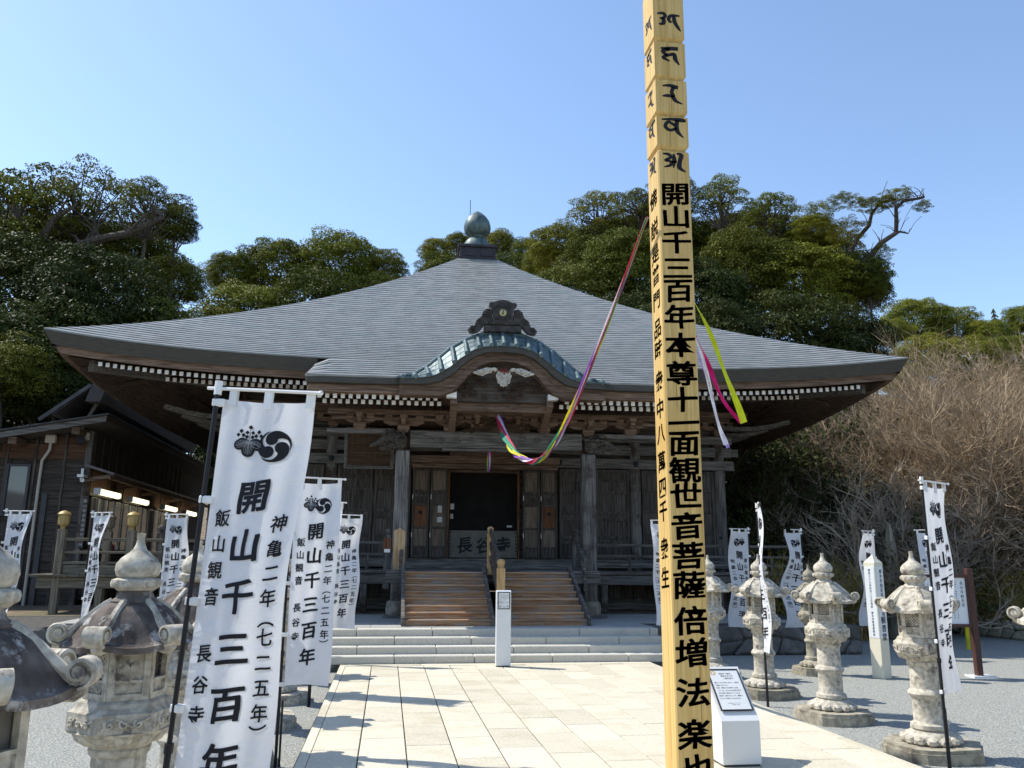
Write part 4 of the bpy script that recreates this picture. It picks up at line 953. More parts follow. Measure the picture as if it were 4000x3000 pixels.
# ---------------------------------------------------------------- information stands
def stand(x,y,w,d,hh,tilt,label,rz=0,body=None):
    e=empty('information_stand',(x,y,0),rz,label,'information stand')
    b=MB(); b.prism([(-d/2,.02),(d/2,.02),(d/2,hh),(-d/2+.02,hh-tilt),(-d/2,hh-tilt-.02)],-w/2,w/2,ax='x'); link('stand_body',b.mesh('stand_body',PANEL),e)
    link('stand_foot',MB().box(-w/2+.005,w/2-.005,-d/2+.005,d/2-.005,0,.021).mesh('stand_foot',ALU),e)
    return e
s1=stand(1.90,13.72,.235,.12,1.19,.0,'white information stand standing upright on the paving in the middle of the stone steps')
def sheetframe(par,w,hh,tx,mk,loc,rot):
    f=empty('framed_sheet',loc); f.rotation_euler=rot; f.parent=par
    for a in ((-w/2,-w/2+.012,-hh/2,hh/2),(w/2-.012,w/2,-hh/2,hh/2),(-w/2+.0125,w/2-.0125,-hh/2,-hh/2+.012),(-w/2+.0125,w/2-.0125,hh/2-.012,hh/2)): link('frame',MB().box(a[0],a[1],-.010,0,a[2],a[3],c=.002).mesh('frame',BLK),f)
    link('sheet',MB().box(-w/2+.012,w/2-.012,-.005,0,-hh/2+.012,hh/2-.012).mesh('sheet',PANEL),f)
    link('print',MB().add([(x,-.0062,z) for x,z in tx[0]],tx[1]).mesh('print',INK),f); return f
T1=[];r=random.Random(9)
base=[]
for k in range(9): base+=cjk_col('長谷寺観音菩薩本尊千手'[:6+k%5],.062-.016*k,.098,.009,.0115)
base+=cjk_col('飯山の観音',.082,.098,.013,.017)
for k,c_ in enumerate('開山寺'): base.append((c_,-.06+.06*k,-.095,.04,.035,.0))
base+=cjk_row('本尊十一面観世音菩薩',.01,-.02,.008)+cjk_row('開山千三百年記念',.01,-.035,.008)
vf=text2d(base,wt=.004,shear=0)
f=sheetframe(s1,.20,.27,vf,None,(0,-.061,1.03),(0,0,0))
b=MB()
for a in ((-.085,-.015,-.007,-.009),(-.085,-.015,-.056,-.058),(-.085,-.083,-.058,-.007),(-.017,-.015,-.058,-.007)): b.box(a[0],a[1],-.0062,-.006,min(a[2:]),max(a[2:]))
for k in range(3): scroll(b,-.065+.017*k,-.032,-.006,.015,1.3,1,.0012)
link('print',b.mesh('print',INK),f)
SX=.4165*7.0
s2=empty('information_stand',(2.98,7.05,0),0,'large white information stand with a slanted black-framed text panel right behind the tall post','information stand')
wS=.335; 
b=MB(); b.prism([(-.10,.02),(.33,.02),(.34,.72),(.30,.745),(-.06,.40),(-.10,.36)],-wS/2,wS/2,ax='x'); link('stand_body',b.mesh('stand_body',PANEL),s2)
link('stand_foot',MB().box(-wS/2+.01,wS/2-.01,-.09,.29,0,.021).mesh('stand_foot',ALU),s2)
ln=cjk_row('回向柱に触れ',-.035,.165,.018)+cjk_row('観音さまとの',-.025,.140,.018)+cjk_row('ご縁を結ぶ',-.01,.115,.018)
for k,s_ in enumerate(('開山一三〇〇年にあたり、回向柱','を建立しました。','本尊　観音さまの御手と五色','（ごしき・仏さまの五智を表す）','のお手綱で結ばれているため','回向柱に触れることで、観音さ','まとのご縁をいただけます。')): ln+=cjk_row(s_,-.105,.070-.027*k,.0145)
ln+=cjk_row('【五色】青緑・黄・赤・白・紫',-.06,-.14,.008)+cjk_row('飯山観音　長谷寺',-.02,-.155,.008)
f=sheetframe(s2,.29,.43,text2d(ln,wt=.012,shear=0),None,(0,.112,.577),(-math.atan2(.36,.345),0,0))
b=MB()
for k in range(5):
    a=k*1.257; b.blob((-.095+.018*cos(a),-.006,.175+.018*sin(a)),(.010,.0008,.010),8)
link('flower_print',b.mesh('flower_print',mat('pale_gold_print',(.62,.45,.22),bump=0,rnd=0)),f)
# ---------------------------------------------------------------- white four-sided sign post
cz=12.75
e=empty('white_sign_post',(7.88,cz,GZ),R(22),'cream four-sided sign post with a pointed top and black writing between two stone lanterns','sign post')
CRM=mat('cream_paint',(.66,.61,.46),(.70,.66,.52),scale=3,rough=.7,bump=.05,rnd=0)
b=MB(); b.box(-.105,.105,-.105,.105,0,1.80,c=.008); b.add([(-.105,-.105,1.80),(.105,-.105,1.80),(.105,.105,1.80),(-.105,.105,1.80),(0,0,1.93)],[(0,1,4),(1,2,4),(2,3,4),(3,0,4)]); link('sign_shaft',b.mesh('sign_shaft',CRM),e)
link('sign_plate',MB().box(-.088,.088,-.109,-.104,.62,1.74).mesh('sign_plate',PANEL),e); link('sign_plate',MB().box(-.109,-.104,-.088,.088,.62,1.74).mesh('sign_plate',PANEL),e)
V,F=text2d(cjk_col('厚木市指定有形文化財',.02,1.66,.068,.074)+cjk_col('観音堂',.0,.90,.12,.13),wt=.015,shear=0); b=MB().add([(x,-.111,z) for x,z in V],F)
V,F=text2d(cjk_col('昭和三十七年四月二十日指定　厚木市教育委員会',.0,1.68,.042,.048),wt=.01,shear=0); b.add([(-.111,-x,z) for x,z in V],F); link('sign_lettering',b.mesh('sign_lettering',INK),e)
# notice board on brown posts
e=empty('notice_board',(9.05,12.75,GZ),R(-6),'brown-framed white notice board on two brown posts behind the right-hand lantern','notice board')
BRP=mat('brown_paint',(.06,.026,.02),(.085,.037,.028),rough=.5,bump=.05,rnd=0)
for x in (-.50,.50): link('board_post',MB().box(x-.05,x+.05,-.05,.05,0,1.72,c=.006).mesh('board_post',BRP),e)
link('board_foot',MB().box(.35,.72,-.12,.16,-.02,.03).mesh('board_foot',PANEL),e)
for a in ((-.46,-.42,.78,1.62),(.42,.46,.78,1.62),(-.419,.419,.78,.83),(-.419,.419,1.57,1.62)): link('board_frame',MB().box(a[0],a[1],-.04,.03,a[2],a[3]).mesh('board_frame',BRP),e)
link('board_sheet',MB().box(-.418,.418,-.012,.01,.831,1.569).mesh('board_sheet',PANEL),e)
l=cjk_col('長谷寺観音堂',.35,1.48,.06,.07)
for k in range(11): l+=cjk_col('本尊十一面観世音菩薩開山千三百年記念法楽'[k%5:k%5+16],.25-.058*k,1.5,.028,.038)
V,F=text2d(l,wt=.0,shear=0); link('board_lettering',MB().add([(x,-.0135,z) for x,z in V],F).mesh('board_lettering',INK),e)
o=MB().lathe([(.045,0),(.045,.95),(.001,.96)],14).obj('yellow_bollard',mat('yellow_paint',(.60,.52,.02),rough=.5,bump=0,rnd=0)); o.location=(12.45,16.8,GZ); o.rotation_euler=(0,R(1),0); tag(o,'plain yellow marker post standing in the gravel before the low stone wall','bollard')
# ---------------------------------------------------------------- stone lanterns
def lantern(stone,capm,dirt):
    e=empty('stone_lantern'); S6=[PI/3*k for k in range(6)]
    def lk(n,b,m_,par=None,**k): return link(n,b.mesh(n,m_),par or e,**k)
    b=MB(); rr=random.Random(dirt); pl=[(.47*cos(a)+rr.uniform(-.03,.03),.45*sin(a)+rr.uniform(-.03,.03)) for a in [PI/4+PI/2*k+d for k in range(4) for d in (-.42,0,.42)]]
    b.prism([(x*1.0,y*1.0) for x,y in pl],-.02,.10,ax='z'); b.prism([(x*.96,y*.96) for x,y in pl],.10,.135,ax='z'); lk('plinth',b,STONEW if dirt%2 else STONE)
    lo=lk('lotus_base',MB().lathe([(.22,.13),(.265,.15),(.25,.20),(.20,.24),(.165,.26),(.18,.275),(.175,.31),(.155,.325)],24),stone)
    pb=MB(); pb.blob((0,0,0),(.052,.060,.042),8); pm2=pb.mesh('petal',stone)
    for k in range(14): a=2*PI*k/14; link('petal',pm2,lo,(.245*cos(a),.245*sin(a),.175),(0,R(25),a))
    sh=lk('shaft',MB().lathe([(.150,.32),(.142,.34),(.140,.55),(.150,.565),(.165,.58),(.172,.60),(.165,.62),(.150,.635),(.138,.65),(.134,.86),(.150,.875),(.155,.90),(.145,.915)],28),stone)
    lo=lk('lotus_top',MB().lathe([(.14,.90),(.17,.93),(.215,.965),(.245,.995),(.22,1.0)],24),capm if dirt==3 else stone)
    pb=MB(); pb.blob((0,0,0),(.030,.05,.045),8); pm3=pb.mesh('petal',stone)
    for k in range(12): a=2*PI*k/12; link('petal',pm3,lo,(.198*cos(a),.198*sin(a),.965),(0,R(40),a))
    b=MB(); b.lathe([(.255,.985),(.268,1.0),(.268,1.09),(.25,1.10),(.235,1.115),(.225,1.135),(.20,1.15)],6,smooth=False); tr=lk('middle_platform',b,stone)
    for k in range(6): # carved wave panels
        a=PI/3*(k+.5); b=MB(); q=.268*cos(PI/6)
        for j in range(3): scroll(b,-.075+.068*j,1.045,-.001,.024,1.1,1,.0085,2.2,n=10)
        b.tube([(-.11,-.002,1.02),(-.04,-.004,1.07),(.03,-.004,1.03),(.11,-.002,1.07)],.006,5)
        b.v=[(x,y-q,z) for x,y,z in b.v]; link('wave_relief',b.mesh('wave_relief',stone),tr,rot=(0,0,a+PI/2))
    # fire box
    q=.178; fbx=lk('fire_box',MB().lathe([(.155,1.15),(.155,1.40)],6,smooth=False),mat('firebox_shade%d'%dirt,(.10,.09,.08),(.16,.15,.13),rough=.95,bump=.3) ,None)  # solid core, coloured dark for the shade of the hollow
    z0,z1=1.15,1.42
    for k in range(6):
        a=PI/3*(k+.5); W2=.092
        f=MB()
        # stiles and rails of one face, built facing -y at distance q
        for x0,x1,za,zb in ((-.1,-.066,z0,z1),(.066,.1,z0,z1),(-.0655,.0655,z0,z0+.03),(-.0655,.0655,z1-.035,z1),(-.0655,.0655,z0+.085,z0+.10)): f.box(x0,x1,-q,-q+.03,za,zb)
        kind=k%3
        if kind==0: # lattice
            for j in range(6):
                for s_ in (-1,1): f.bar((-.06,-q+.012,z0+.10+.022*j+ (0 if s_>0 else .022)),(.06,-q+.012,z0+.10+.022*j+(.022*1 if s_>0 else 0)+0),.006,.006) if 0 else None
            n=5
            for j in range(-n,n+1):
                for s_ in (-1,1):
                    p0=(-.065,j*.028); p1=(.065,j*.028+s_*.13); 
                    # clip to window
                    za,zb=z0+.10,z1-.035; pts=[]
                    for t in [i/12 for i in range(13)]:
                        x=p0[0]+(p1[0]-p0[0])*t; z=z0+.165+p0[1]+(p1[1]-p0[1])*t-(0 if s_>0 else -.0)
                        if za<z<zb: pts.append((x,-q+.012,z))
                    if len(pts)>1: f.bar(pts[0],pts[-1],.008,.009)
            f.box(-.065,.065,-q+.018,-q+.03,z0+.03,z0+.085); scroll(f,-.025,z0+.05,-q+.012,.016,1.1,1,.005,n=8); scroll(f,.02,z0+.055,-q+.012,.02,1.1,-1,.006,n=8)
        elif kind==1: # heart-shaped leaf relief
            f.box(-.066,.066,-q+.012,-q+.03,z0+.03,z1-.035)
            hp=[]
            for j in range(28):
                t=2*PI*j/28; hp.append((.0038*16*sin(t)**3*.85,z0+.14+.0042*(13*cos(t)-5*cos(2*t)-2*cos(3*t)-cos(4*t))*1.15))
            n=len(hp); f.add([(x,-q+.012,z) for x,z in hp]+[(x*.55,-q-.004,(z-z0-.14)*.6+z0+.14) for x,z in hp],[(j,(j+1)%n,(j+1)%n+n,j+n) for j in range(n)]+[tuple(range(n,2*n))])
        else: # open window above, carved panel below
            f.box(-.065,.065,-q+.018,-q+.03,z0+.03,z0+.085)
        link('box_face',f.mesh('box_face',stone),fbx,rot=(0,0,a+PI/2))
    # cap: six-sided umbrella with ribs and scrolls
    rows=[]; n=48
    prof=[(.0,.235),(.12,.232),(.25,.215),(.4,.185),(.55,.14),(.7,.085),(.83,.042),(.93,.022),(1.0,.018),(1.0,-.012),(.86,-.012),(.5,.0)]
    for t,zz in prof:
        row=[]
        for k in range(n):
            a=2*PI*k/n; c6=abs(((a/(PI/3))+.5)%1-.5)*2 # 0 at a corner, 1 mid side
            rad=.09+(.345-.09)*t*(1-.16*c6**1.3*t); up=.03*(1-c6)**2*t**3
            row.append((rad*cos(a),rad*sin(a),1.40+zz+up+(.008*(1-c6)**6 if .1<t<.9 else 0)))
        rows.append(row)
    cap=lk('cap',MB().grid(rows,closed=True),capm)
    for k in range(6):
        a=PI/3*k; b=MB(); pts=[];rd=[]
        for j in range(9):
            t=j/8; pts.append((.11+.235*t,0,1.40+.237*(1-t**1.25)*1.0+.035*t**3+.004)); rd.append(.020+.006*t)
        b.tube(pts,rd,6); link('cap_rib',b.mesh('cap_rib',stone if dirt!=3 else capm),cap,rot=(0,0,a))
        b=MB(); N=26; rows=[]
        for j in range(N+1):
            t=j/N; an=-PI*.5+t*3.0*PI; rr_=.062*(1-.78*t); cx,cz_=.352,1.485
            x=cx+rr_*cos(an); z=cz_+rr_*sin(an); wdt=.044+.012*sin(PI*t); th=.012
            x2=cx+(rr_-th)*cos(an); z2=cz_+(rr_-th)*sin(an)
            rows.append([(x,-wdt,z),(x,wdt,z),(x2,wdt+.004,z2),(x2,-wdt-.004,z2)])
        b.grid(rows,closed=True); b.tube([(.352,-.040,1.485),(.352,.040,1.485)],.046,14); b.tube([(.352,-.052,1.485),(.352,.052,1.485)],.022,12)
        b.tube([(.28,0,1.415),(.33,0,1.418),(.37,0,1.43)],[.03,.035,.02],8)
        link('cap_scroll',b.mesh('cap_scroll',stone),cap,rot=(0,0,a))
    lk('neck',MB().lathe([(.12,1.625),(.125,1.64),(.095,1.66),(.085,1.685),(.10,1.70)],24),capm)
    br=lk('lotus_collar',MB().lathe([(.095,1.695),(.118,1.715),(.122,1.75),(.105,1.76)],24),stone)
    pb=MB(); pb.blob((0,0,0),(.016,.026,.024),8); pm4=pb.mesh('petal',stone)
    for k in range(12): a=2*PI*k/12; link('petal',pm4,br,(.116*cos(a),.116*sin(a),1.732),(0,0,a))
    lk('onion_finial',MB().lathe([(.085,1.755),(.108,1.775),(.117,1.805),(.113,1.835),(.092,1.865),(.06,1.89),(.036,1.912),(.024,1.94),(.018,1.97),(.021,1.992),(.023,2.0),(.001,2.002)],28),stone)
    return e
protoR=lantern(STONE,STONE,1); protoL=lantern(STONE,STONED,2)
LY=[2.95,4.62,6.3,8.0,9.7,11.4,13.1]
LL=['nearest stone lantern at the left frame edge, its dark cap cut off',
 'large stone lantern with a stained dark cap just left of the huge banner',
 'stone lantern mostly hidden behind the big white banner, second row from the left foreground',
 'stone lantern whose lotus foot shows at the bottom left of the paving',
 'stone lantern left of the path, its foot just behind the pair of black poles',
 'stone lantern left of the path behind the middle white banner',
 'last stone lantern left of the path, beside the stone steps']
for i,y in enumerate(LY):
    o=protoL if i==0 else copytree(protoL); o.location=((-1.29,-1.285)[i] if i<2 else -1.36,y,GZ); tag(o,LL[i],'stone lantern','stone lanterns lining the paved path'); o.rotation_euler=(0,R(.4*(i%3-1)),R((4,19,8,15,22,10,18)[i])); s=.95*(1,1.0,1,.99,1.01,1,1)[i]; o.scale=(s,s,s)
LR=['stone lantern at the right frame edge, only the curled corner of its cap showing',
 'pale stone lantern on the right with a narrow banner blowing across it',
 'pale stone lantern between the thin edge-on banner and the cream sign post',
 'stone lantern behind the thin edge-on banner right of the tall post',
 'stone lantern half hidden behind the tall yellow post']
for i,(y,rz) in enumerate(zip([5.85,7.65,9.45,11.2,13.1],(12,8,22,28,30))):
    o=protoR if i==0 else copytree(protoR); o.location=(5.18,y,GZ); tag(o,LR[i],'stone lantern','stone lanterns lining the paved path'); o.rotation_euler=(0,R((0,-1.2,.3,0,0)[i]),R(rz)); o.scale=(.95,)*3
# older small lantern behind
oz=lantern(STONEW,STONEW,5); oz.location=(7.03,13.3,GZ); oz.scale=(.80,.80,.88); oz.rotation_euler=(0,0,R(20)); tag(oz,'smaller yellowish old stone lantern standing directly behind the middle right lantern','stone lantern')
# ---------------------------------------------------------------- banners
CW,CH=.42,1.80
def cloth(amp,ph,fold,curl,n1=14,n2=30):
    def f(a,b_,off=0):
        s=a/CW; t=b_/CH
        y=amp*sin(2.2*s*PI+ph+2.2*t)*(.25+.75*t)*.5+curl*s*s*(.3+.9*t)+fold*sin(3.1*t*PI+ph)*s*.5+.006*sin(17*s+3*t+ph)
        x=.03+a*(1-.12*t-.10*abs(curl)*3*t)-.02*t*sin(ph+t*4)*s
        z=-b_-.012*sin(PI*s)*(1-t)+.012*s*sin(5*t+ph)
        return Vector((x,y+off,z))
    return f
def crest_tomoe(cx,cy,r):
    V=[];F=[]
    for k in range(3):
        a0=PI*.5+k*2*PI/3+.35; b=len(V); n=18; hx,hy=cx+.47*r*cos(a0),cy+.47*r*sin(a0)
        ring=[(hx+.375*r*cos(2*PI*j/n),hy+.375*r*sin(2*PI*j/n)) for j in range(n)]; V+=ring; F.append(tuple(range(b,b+n)))
        st=[]
        for j in range(9):
            t=j/8; a=a0-t*2.15; q=.50*r+.455*r*min(1,t*1.6)**.8; st.append((cx+q*cos(a),cy+q*sin(a),.72*r*(1-t)**1.15+.03*r))
        v,f=brush([st],3); b=len(V)
        v=[(cx+(x-cx)*min(1,r/max(1e-6,math.hypot(x-cx,y-cy))),cy+(y-cy)*min(1,r/max(1e-6,math.hypot(x-cx,y-cy)))) for x,y in v]
        V+=v; F+=[tuple(i+b for i in t) for t in f]
    return V,F
def crest_kiri(cx,cy,s):
    V=[];F=[];V2=[];F2=[]
    def leaf(a,L,Wd):
        n=22; b=len(V); pts=[]
        for j in range(n):
            t=2*PI*j/n; x=Wd*sin(t)*(1+.06*cos(5*t)); y=-L*.5+L*.5*cos(t); y*=1+.0*x
            X=x*cos(a)-y*sin(a); Y=x*sin(a)+y*cos(a); pts.append((cx+X*s,cy+Y*s))
        V.extend(pts); F.append(tuple(range(b,b+n)))
        st=[]
        for q in (-.7,-.4,-.15,.15,.4,.7):
            l=[(q*.12,-.05,.012),(q*Wd*.8,-L*.45,.014),(q*Wd*.55,-L*.82,.006)]; st.append([(cx+(x*cos(a)-y*sin(a))*s,cy+(x*sin(a)+y*cos(a))*s,w*s) for x,y,w in l])
        l=[(0,-.02,.02),(0,-L*.9,.008)]; st.append([(cx+(x*cos(a)-y*sin(a))*s,cy+(x*sin(a)+y*cos(a))*s,w*s) for x,y,w in l])
        v,f=brush(st,3); b=len(V2); V2.extend(v); F2.extend([tuple(i+b for i in t) for t in f])
    leaf(-1.15,.95,.36); leaf(1.15,.95,.36); leaf(0,.98,.42)
    def dot(x,y,r):
        b=len(V); V.extend([(cx+(x+r*cos(a)*(1+.15*cos(4*a)))*s,cy+(y+r*sin(a)*(1+.15*cos(4*a)))*s) for a in [PI/4*j for j in range(8)]]); F.append(tuple(range(b,b+8)))
    for X,hh,n in ((0,.85,5),(-.52,.58,3),(.52,.58,3)):
        base=.12 if X==0 else .22
        v,f=brush([[(cx+X*.75*s,cy+base*s,.03*s),(cx+X*s,cy+hh*s,.02*s)]],2); b=len(V); V.extend(v); F.extend([tuple(i+b for i in t) for t in f])
        dot(X,hh+.03,.12)
        for j in range((n-1)//2):
            for sx in (-1,1): dot(X+sx*.16,base+.10+(hh-base-.10)*(j+.2)/((n-1)//2+.1)*.9,.11)
    return V,F,V2,F2
BAN=mat('banner_cloth',(.80,.80,.81),(.74,.74,.755),scale=3,rough=.85,bump=.7,bscale=7,bstretch=(1,1,2.2),rnd=.02,trans=.34,bd=.03)
items=[(c_,.205,y,.155,.155,.030) for c_,y in zip('開山千三百年',(-.44,-.66,-.88,-1.10,-1.33,-1.56))]
items+=[(c_,.345,y,.078,.08,.018) for c_,y in zip('神亀二年︵七二五年︶',(-.56,-.67,-.775,-.88,-.965,-1.045,-1.15,-1.255,-1.36,-1.445))]
items+=[(c_,.075,y,.078,.08,.018) for c_,y in zip('飯山観音長谷寺',(-.545,-.66,-.775,-.89,-1.13,-1.26,-1.385))]
CHARS=[text2d([i_],shear=.12,cut=.14) for i_ in items]; TV,TF=[],[]
for V_,F_ in (crest_tomoe(.262,-.205,.075),):
    b=len(TV); TV=TV+V_; TF=TF+[tuple(i+b for i in t) for t in F_]
KV,KF,KV2,KF2=crest_kiri(.145,-.185,.075); b=len(TV); TV=TV+KV; TF=TF+[tuple(i+b for i in t) for t in KF]
def banner(amp,ph,fold,curl,hi=False):
    e=empty('banner'); f=cloth(amp,ph,fold,curl); n1,n2=(24,60)
    lk=lambda n,b_,m_,par=None,**k: link(n,b_.mesh(n,m_,fix=k.pop('fix',True)),par or e,**k)
    Z=2.36-GZ
    b=MB(); b.grid([[f(CW*i/n1,CH*j/n2)+Vector((0,0,Z)) for i in range(n1+1)] for j in range(n2+1)]); c=lk('cloth',b,BAN)
    b=MB()
    for off in (-.004,.004): b.add([f(x,-y,off)+Vector((0,0,Z)) for x,y in TV],TF)
    lk('crest',b,INK,c,fix=False)
    for v_,f_ in CHARS:
        b=MB()
        for off in (-.004,.004): b.add([f(x,-y,off)+Vector((0,0,Z)) for x,y in v_],f_)
        lk('brush_character',b,INK,c,fix=False)
    b=MB(); b.add([f(x,-y,-.007)+Vector((0,0,Z)) for x,y in KV2],KF2); lk('crest_lines',b,BAN,c,fix=False)
    lk('pole',MB().tube([(0,0,-.25),(0,0,.95),(0,0,.951),(0,0,2.40-GZ)],[.014,.014,.011,.011],10),BLK)
    lk('pole_stake',MB().tube([(.035,.01,-.25),(.03,.005,.55)],.010,8),BLK)
    lk('pole_collar',MB().tube([(0,0,.93),(0,0,.97)],.019,10),BLK)
    b=MB(); b.tube([(-.05,0,Z+.05),(CW+.06,0,Z+.045)],.008,8); b.tube([(0,0,Z+.02),(0,0,Z+.085)],.017,10); b.blob((CW+.06,0,Z+.045),(.012,.012,.012),8); lk('crossbar',b,WHT)
    for x in (.045,CW/2,CW-.02):
        p=f(x,0.0)+Vector((0,0,Z)); b=MB(); b.grid([[(p.x-.018+.036*q,p.y-.010,p.z-.03+(Z+.055-p.z+.03)*t) for q in (0,1)] for t in (0,.5,1)]+[[(p.x-.018+.036*q,p.y+.010,Z+.055+(p.z-.03-Z-.055)*t) for q in (0,1)] for t in (0,.5,1)]); lk('top_loop',b,WHT,c)
    for t in (.0,.25,.5,.75,.985):
        p=f(0.0,CH*t)+Vector((0,0,Z)); b=MB(); b.box(-.016,p.x+.012,-.014+p.y*.3,.014+p.y*.3,p.z-.035,p.z-.0,c=.004); lk('side_loop',b,WHT,c)
    return e
PB=[banner(.035,.4,.06,.04),banner(.05,2.1,.10,-.16),banner(.06,4.0,.08,.22),banner(.03,5.3,.16,-.30)]
used=set()
def put(v,x,y,rz,label,lean=0,dz=0,sc=1):
    p=PB[v]; o=p if v not in used else copytree(p); used.add(v); o.location=(x,y,GZ+dz); o.rotation_euler=(0,R(lean),R(rz)); o.scale=(sc,sc,sc); tag(o,label,'banner','white festival banners with black writing')
put(0,-.905,3.78,-16,'huge white banner in the left foreground reaching below the picture edge',3.1,.105)
PB[0].scale=(1,1,.955)
put(1,-.90,7.9,12,'white banner second from the foreground left of the path, directly right of the huge one')
put(2,-.90,10.95,48,'white banner whose cloth hides behind the second one, above a pair of black poles',0,0)
put(3,-.92,14.3,20,'white banner left of the path next to the stone steps, on the lit paving edge')
put(1,-6.28,14.8,-12,'white banner farthest left, in front of the window of the side building')
put(1,-5.0,15.0,-34,'narrow white banner between two lanterns in front of the walkway railing')
put(2,-3.85,15.2,-30,'small white banner just left of the huge foreground banner')
put(3,5.18,14.5,176,'white banner with mirrored writing peeking out left of the tall post')
put(1,6.95,15.4,200,'white banner seen from behind, first right of the tall post near the platform wall',0,-.1)
put(0,4.84,10.42,-112,'thin white banner seen edge-on above the lantern right of the post',-1.2)
put(3,8.1,15.5,220,'narrow twisted white banner behind the middle right lantern',0,-.1)
put(1,9.72,15.6,212,'white banner seen from behind, just left of the cream sign post',0,-.1)
put(0,4.83,6.92,27,'tall white banner on a leaning black pole crossing the right-hand lantern',0)
put(2,11.2,15.6,150,'white banner mostly hidden behind the tall right-hand banner',0,-.05)
# ---------------------------------------------------------------- trees
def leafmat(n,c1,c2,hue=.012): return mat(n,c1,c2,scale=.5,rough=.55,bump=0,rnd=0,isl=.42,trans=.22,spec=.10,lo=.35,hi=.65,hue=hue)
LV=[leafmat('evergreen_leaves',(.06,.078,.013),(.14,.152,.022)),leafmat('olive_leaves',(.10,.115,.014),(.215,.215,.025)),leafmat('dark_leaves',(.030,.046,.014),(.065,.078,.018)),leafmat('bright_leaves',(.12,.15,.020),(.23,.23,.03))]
BARK=mat('bark',(.045,.036,.028),(.10,.085,.068),scale=5,stretch=(4,4,1),rough=.95,bump=.6,rnd=.2)
BARKP=mat('pale_bark',(.22,.175,.13),(.36,.30,.23),scale=5,stretch=(4,4,1),rough=.95,bump=.4,rnd=.2)
import numpy as np
def crown_mesh(seed,npuff,nl,flat=.72,lw=.040,rr=(.17,.29),open_=0):
    r=np.random.RandomState(seed); puffs=[]; zs_=np.linspace(.98,-.88,npuff)
    for k,zz in enumerate(zs_):   # puffs spread over a dome so that it reads as a cauliflower of lobes
        a=k*2.39996+r.uniform(-.35,.35); sc=r.uniform(.72,1.14) if not open_ else r.uniform(.55,1.2); q=math.sqrt(max(.02,1-zz*zz))*.72*sc; puffs.append((q*cos(a),q*sin(a),zz*flat*.80*sc,r.uniform(*rr)))
    Vs=[]
    for x,y,z,pr in puffs:
        m=int(nl*(pr/.25)**2); ct=r.uniform(-.35,1,m); a=r.uniform(0,2*PI,m); st=np.sqrt(1-ct*ct); d=np.stack([st*np.cos(a),st*np.sin(a),ct],1)
        sub=r.normal(size=(11,3)); sub/=np.linalg.norm(sub,axis=1)[:,None]
        bm_=.92+.38*np.max(np.clip(d@sub.T,0,1)**10,axis=1)
        rad=pr*bm_*r.uniform(.55,1.08,m)**.5*np.where(r.uniform(size=m)<.07,r.uniform(1.05,1.28,m),1); c=np.array([x,y,z])+d*rad[:,None]*np.array([1.08,1.08,.60])
        n=d*.8+r.normal(size=(m,3))*.55+np.array([0,0,.5]); n/=np.linalg.norm(n,axis=1)[:,None]
        t=np.cross(n,r.normal(size=(m,3))); t/=np.linalg.norm(t,axis=1)[:,None]; u=np.cross(n,t)
        L=(lw*r.uniform(.65,1.35,m))[:,None]; w=L*.5
        Vs.append(np.stack([c-t*L*.5,c+u*w*.5+n*.1*L,c+t*L*.5,c-u*w*.5+n*.1*L],1).reshape(-1,3))
    V=np.concatenate(Vs); N=len(V); me=bpy.data.meshes.new('crown'); me.vertices.add(N); me.vertices.foreach_set('co',V.ravel()); me.loops.add(N); me.loops.foreach_set('vertex_index',np.arange(N)); me.polygons.add(N//4); me.polygons.foreach_set('loop_start',np.arange(0,N,4)); me.update(calc_edges=True); return me,puffs
CR=[crown_mesh(s,n,l,fl) for s,n,l,fl in ((1,76,640,.74),(2,88,560,.84),(3,66,640,.68),(4,82,600,.92))]+[crown_mesh(11,44,560,.80,.040,(.12,.22),1),crown_mesh(12,36,640,.72,.042,(.13,.23),1)]
CRM_={}
def crown(v,mi):
    if (v,mi) not in CRM_:
        me=CR[v][0] if not any(k[0]==v for k in CRM_) else CR[v][0].copy(); me.materials.clear(); me.materials.append(LV[mi]); CRM_[v,mi]=me
    return CRM_[v,mi]
rt=random.Random(77)
def pt_n(pt,Y): return pt>775 or Y>40
